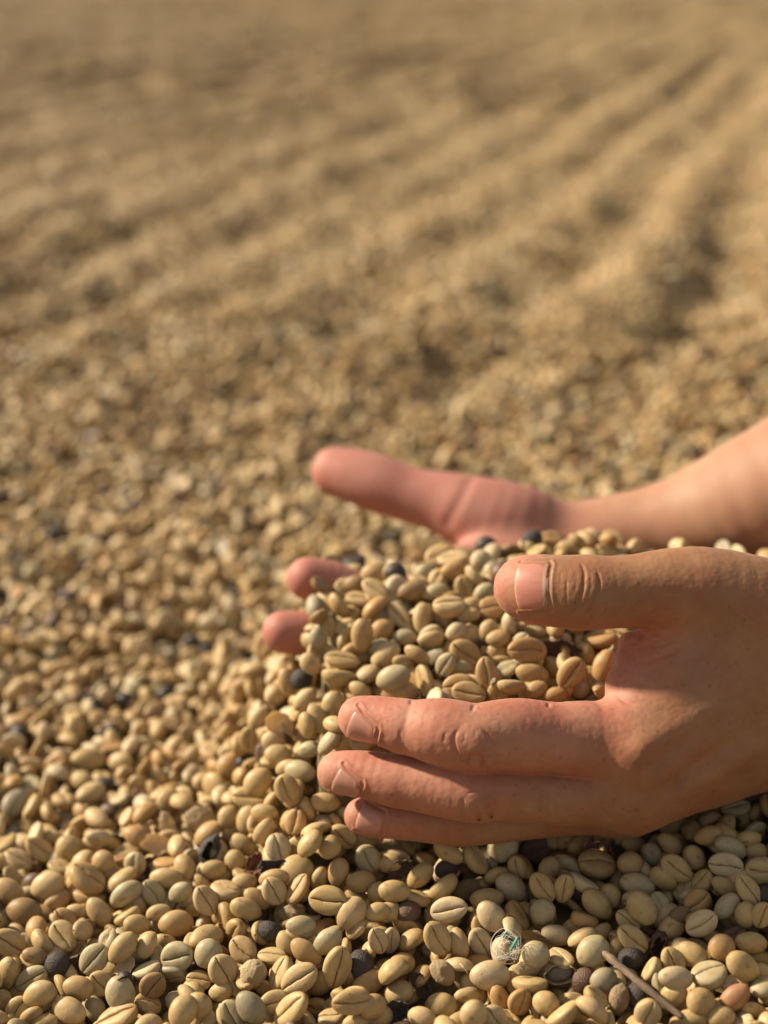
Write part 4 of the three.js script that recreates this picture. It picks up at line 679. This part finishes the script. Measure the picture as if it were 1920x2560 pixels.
scraps.forEach((b, n) => {
  const o = new THREE.Group(), [k, t] = [b.kind, b.tint], dims = V(b.l, Math.max(b.t * 1.3, b.w * 0.5), b.w), s = 500 + n * 13; let name, label, cat;
  const part = (g, m, nm, sc) => { g.scale(sc.x, sc.y, sc.z); const q = new THREE.Mesh(g, m); q.name = nm; o.add(q); return q; };
  const w = whereIs(b);
  if (k === 'parchment') { part(shell(s, 1.05, 0.35, 0.10, 0.018), t === 'amber' ? parchment : dryShell[t] ?? parchment, 'shell', dims.set(b.l * 1.15, b.w * 0.55, b.w * 1.15)); name = 'parchment_husk'; label = 'thin torn honey coloured parchment flake ' + w; cat = 'husk'; }
  else if (k === 'torn') { part(shell(s, 2.0, 0.28, 0.09, 0.02), dryShell[t] ?? dryShell.tan, 'shell', dims.set(b.l, b.w * 0.9, b.w)); part(beanShape(s, 16, 18, 1), beanMaterial(t, n % SHAPES), 'kernel', V(b.l * 0.8, b.w * 0.62, b.w * 0.8)); name = 'broken_bean'; label = WORDS[t] + ' bean, cracked shell flaking, ' + w; cat = 'broken bean'; }
  else if (k === 'open') { part(shell(s, 1.75, 0.2, 0.06, 0.035), dryShell[t] ?? dryShell.tan, 'shell', dims.set(b.l, b.w * 0.95, b.w)); part(beanShape(s, 16, 18, 0.3), darkSkin.grey, 'kernel', V(b.l * 0.80, b.w * 0.62, b.w * 0.74)); name = 'open_husk'; label = 'open half husk, brown inside, ' + w; cat = 'husk'; }
  else if (k === 'pod') { part(shell(s, 2.4, 0.2, 0.22, 0.03), darkSkin[t], 'skin', dims.set(b.l, b.w * 0.9, b.w)); name = 'dried_cherry'; label = (t === 'black' ? 'shrivelled black' : 'shrivelled dark brown') + ' coffee cherry pod ' + w; cat = 'dried cherry'; }
  else { part(shell(s, 1.15, 0.5, 0.30, 0.03), darkSkin[t] ?? darkSkin.umber, 'skin', dims.set(b.l * 1.1, Math.max(b.w * 0.8, b.l * 0.42), b.w * 1.1)); name = 'cherry_skin'; label = ({ black: 'curled black', rust: 'crumpled reddish brown', grey: 'curled grey brown' }[t] ?? 'crumpled dark brown') + ' scrap of cherry skin ' + w; cat = 'cherry skin'; }
  if (k === 'parchment' || k === 'torn') o.children[0].rotation.x = Math.PI;
  if (k === 'parchment') o.children[0].rotation.set(Math.PI * 0.5 * ((n % 3) - 1) * 0.4 + Math.PI * (n % 2), 0, 0);
  o.position.copy(b.p); o.quaternion.copy(b.q);
  const again = scrapCount[label] = (scrapCount[label] ?? 0) + 1; if (again > 1) label = ['', 'another', 'third'][again - 1] + ' ' + label.replace(/^thin /, '');
  lit(add(o, name, label, cat, ({ parchment: 'parchment husks', torn: 'broken beans', open: 'open husks', pod: 'dried cherries', skin: 'scraps of cherry skin' })[k]));
  noteMark('touching the ' + name.replace('_', ' '), b.p);
});

// small flakes of parchment and chaff, alike, scattered over the beans
{
  const r = rng(4242), flakes = [0, 1, 2, 3].map((k) => shell(900 + k * 7, 0.9, 0.5, 0.12, 0.03)), mats = [parchment, dryShell.straw, dryShell.tan, darkSkin.umber]; let made = 0;
  while (made < 34) {
    const d = 0.30 + 0.28 * r(), x = (2 * r() - 1) * 0.27 * (d * 0.93 + 0.1), y = column(x, -d); if (y < -0.5 || handsShape(x, y + 0.002, -d) < 0.005) { if (r() < 0.001) break; continue; }
    const l = 0.002 + 0.0035 * r(), m = new THREE.Mesh(flakes[made % 4], mats[made % 9 === 0 ? 3 : made % 3]); m.position.set(x, y + 0.0004, -d); m.scale.set(l * 1.2, l * 0.4, l * (0.6 + 0.5 * r())); m.rotation.set(gauss(r) * 0.6, r() * 6.28, Math.PI * (r() < 0.5 ? 1 : 0) + gauss(r) * 0.6);
    lit(add(m, 'chaff_flake', 'tiny torn flake of dry husk lying loose on the beans', 'husk flake', 'loose husk flakes')); made++;
  }
}

// ---------------------------------------------------------------- the beans that show largest, one by one
const shown = beans.map((b, n) => [b.area, n]).filter(([a]) => a > 0).sort((a, b) => b[0] - a[0]).slice(0, 300).map(([, n]) => n), single = new Set(shown);
const proto = {};
function beanThing(b) {
  const key = b.shape + b.tint + (b.kind ?? ''), dark = b.tint === 'black' || b.tint === 'umber';
  proto[key] ??= (() => { const m = new THREE.Mesh(dark ? roundShapes[b.shape % 3] : fineShapes[b.shape], beanMaterial(b.tint, b.shape)); m.castShadow = m.receiveShadow = true; return m; })();
  const m = proto[key].clone(); m.position.copy(b.p); m.quaternion.copy(b.q); m.scale.set(b.l, b.t, b.w);
  return m;
}
const told_ = new Map(), ORDER = ['leftmost', 'second', 'third', 'fourth', 'fifth', 'sixth', 'seventh', 'eighth', 'ninth', 'tenth', 'eleventh', 'twelfth', 'thirteenth', 'fourteenth'];
for (const n of shown) {
  const b = beans[n], dark = b.tint === 'black' || b.tint === 'umber', f = V(0, 1, 0).applyQuaternion(b.q).dot(BACK);
  const pose = dark ? 'round' : f > 0.5 ? 'crease outward' : f < -0.35 ? 'back outward' : 'tipped on edge';
  let near = null, best = 0.011; for (const l of landmarks) { const e = l.p.distanceTo(b.p); if (e < best) { best = e; near = l.text; } }
  const base = WORDS[b.tint] + ' bean' + (b.kind === 'spot' ? ' with a dark spot' : '') + ', ' + pose + ', ' + whereIs(b);
  b.label = near && (base + ' ' + near).split(' ').length <= 16 ? base + ', ' + near : base;
  if (!told_.has(b.label)) told_.set(b.label, []); told_.get(b.label).push(b);
}
const bare = (s) => s.replace(/, (beside|touching).*/, ''), alike = new Map();
for (const [label, list] of told_) { const k = list.length > 1 ? bare(label) : label; alike.set(k, (alike.get(k) ?? []).concat(list)); }
for (const [label, list] of alike) if (list.length > 1) {                        // look-alikes in one place: told apart by their order
  list.sort((a, b) => seen(a.p)[0] - seen(b.p)[0]);
  list.forEach((b, i) => { b.label = (list.length === 2 ? (i ? 'right' : 'left') + ' ' : (ORDER[i] ?? 'last') + ' ') + label; });
}
for (const n of shown) {
  const b = beans[n], dark = b.tint === 'black' || b.tint === 'umber';
  add(beanThing(b), dark ? 'dark_bean' : 'coffee_bean', b.label, 'coffee bean', heap(b.p.x, -b.p.z) > land(b.p.x, -b.p.z) ? 'coffee beans on the heap' : 'coffee beans on the ground before the hands');
}
// ---------------------------------------------------------------- all the others
{
  const rest = new THREE.Group(), tone = new THREE.Color(), M = new THREE.Matrix4(), sc = V();
  const white = maps.map((m, s) => new THREE.MeshPhysicalMaterial({ name: 'bean', map: m, roughness: 0.48, specularIntensity: 0.6, bumpMap: beanBump, bumpScale: 0.00008 }));
  const pile = (list, geos, name) => {
    for (let s = 0; s < SHAPES; s++) {
      const l = list.filter((b) => b.shape === s); if (!l.length) continue;
      const im = new THREE.InstancedMesh(geos[s], white[s], l.length); im.name = name; im.castShadow = im.receiveShadow = true;
      l.forEach((b, i) => { im.setMatrixAt(i, M.compose(b.p, b.q, sc.set(b.l, b.t, b.w))); const c = TINTS[b.tint], v = 0.92 + 0.16 * hash3(i, s, 5); im.setColorAt(i, tone.setRGB(c[0] * v, c[1] * v, c[2] * v)); });
      im.userData.kind = 'stuff'; rest.add(im);
    }
  };
  pile(beans.filter((b, n) => !single.has(n) && -b.p.z < 0.7), roughShapes, 'loose_beans');
  pile(beans.filter((b) => -b.p.z >= 0.7), farShapes, 'distant_beans');
  const far = [], r = rng(99); let d = 1.155;
  while (d < 7.2) {
    const step = 0.0078 * (d > 4.2 ? 1.7 : d > 2.4 ? 1.25 : 1), half = 0.275 * (d * 0.95 + 0.1) + 0.3, n = Math.floor(2 * half / step);
    for (let i = 0; i < n; i++) {
      const x = -half + (i + r()) * step, dd = d + r() * step, k = 0.008, nrm = V(-(land(x + k, dd) - land(x - k, dd)) / (2 * k), 1, (land(x, dd + k) - land(x, dd - k)) / (2 * k)).normalize(), b = newBean(r, nrm);
      if (d > 2.4) { const g = d > 4.2 ? 1.45 : 1.12; b.l *= g; b.w *= g; }
      b.p.set(x, land(x, dd) - 0.002 + r() * 0.0035, -dd); far.push(b);
    }
    d += step;
  }
  console.log('far', far.length);
  pile(far, farShapes, 'distant_beans');
  add(rest, 'coffee_beans', 'uncounted pale drying coffee beans spread over the whole ground and heap', 'coffee beans', null, 'stuff');
}
// ---------------------------------------------------------------- the bed they lie on
{
  const ds = [-300, -60, -12, -3, -1, -0.3, 0]; for (let d = 0.05; d < 11; d += d < 0.25 ? 0.03 : d < 0.56 ? 0.005 : d < 1.3 ? 0.012 : d < 8 ? 0.03 : 0.08) ds.push(d); ds.push(13, 16, 20, 40, 90, 200, 320);
  const us = []; for (let u = -1; u <= 1.0001; u += 1 / 130) us.push(u); const out = [1.3, 2, 4, 12, 40, 160, 500]; us.unshift(...out.map((u) => -u).reverse()); us.push(...out);
  const pos = [], uv = [], idx = [], W = us.length;
  for (const d of ds) for (const u of us) {
    const x = u * (0.34 * clamp(d, 0.25, 11) + 0.06), i = Math.round((x - X0) / CELL), j = Math.round((d - D0) / CELL);
    const inside = i >= 0 && j >= 0 && i < NX && j < ND && soil[j * NX + i] > -0.5;
    const y = inside ? soil[j * NX + i] + 0.001 : surface(x, Math.max(d, 0)) - (d > 1.1 ? 0.0035 : 0.011);
    pos.push(x, y, -d); uv.push(x * 4, d * 4);
  }
  const R = ds.length; for (let j = 0; j < R - 1; j++) for (let i = 0; i < W - 1; i++) { const a = j * W + i; idx.push(a, a + 1, a + W, a + 1, a + W + 1, a + W); }
  const g = new THREE.BufferGeometry(); g.setAttribute('position', new THREE.Float32BufferAttribute(pos, 3)); g.setAttribute('uv', new THREE.Float32BufferAttribute(uv, 2)); g.setIndex(idx); g.computeVertexNormals();
  const map = dataMap(512, 512, (u, v, o) => { const n = 0.5 + 0.22 * noise(u * 16, v * 16, 1.5) + 0.22 * noise(u * 64, v * 64, 2.5) + 0.2 * noise(u * 170, v * 170, 3.5); o[0] = 0.465 + 0.34 * (n - 0.5); o[1] = 0.395 + 0.3 * (n - 0.5); o[2] = 0.27 + 0.24 * (n - 0.5); }, true);
  lit(add(new THREE.Mesh(g, new THREE.MeshStandardMaterial({ name: 'bed', map, roughness: 0.9 })), 'ground', 'raked bed of coffee beans running back in low furrows to the horizon', 'ground', null, 'structure'));
}
renderer.render(scene, camera);
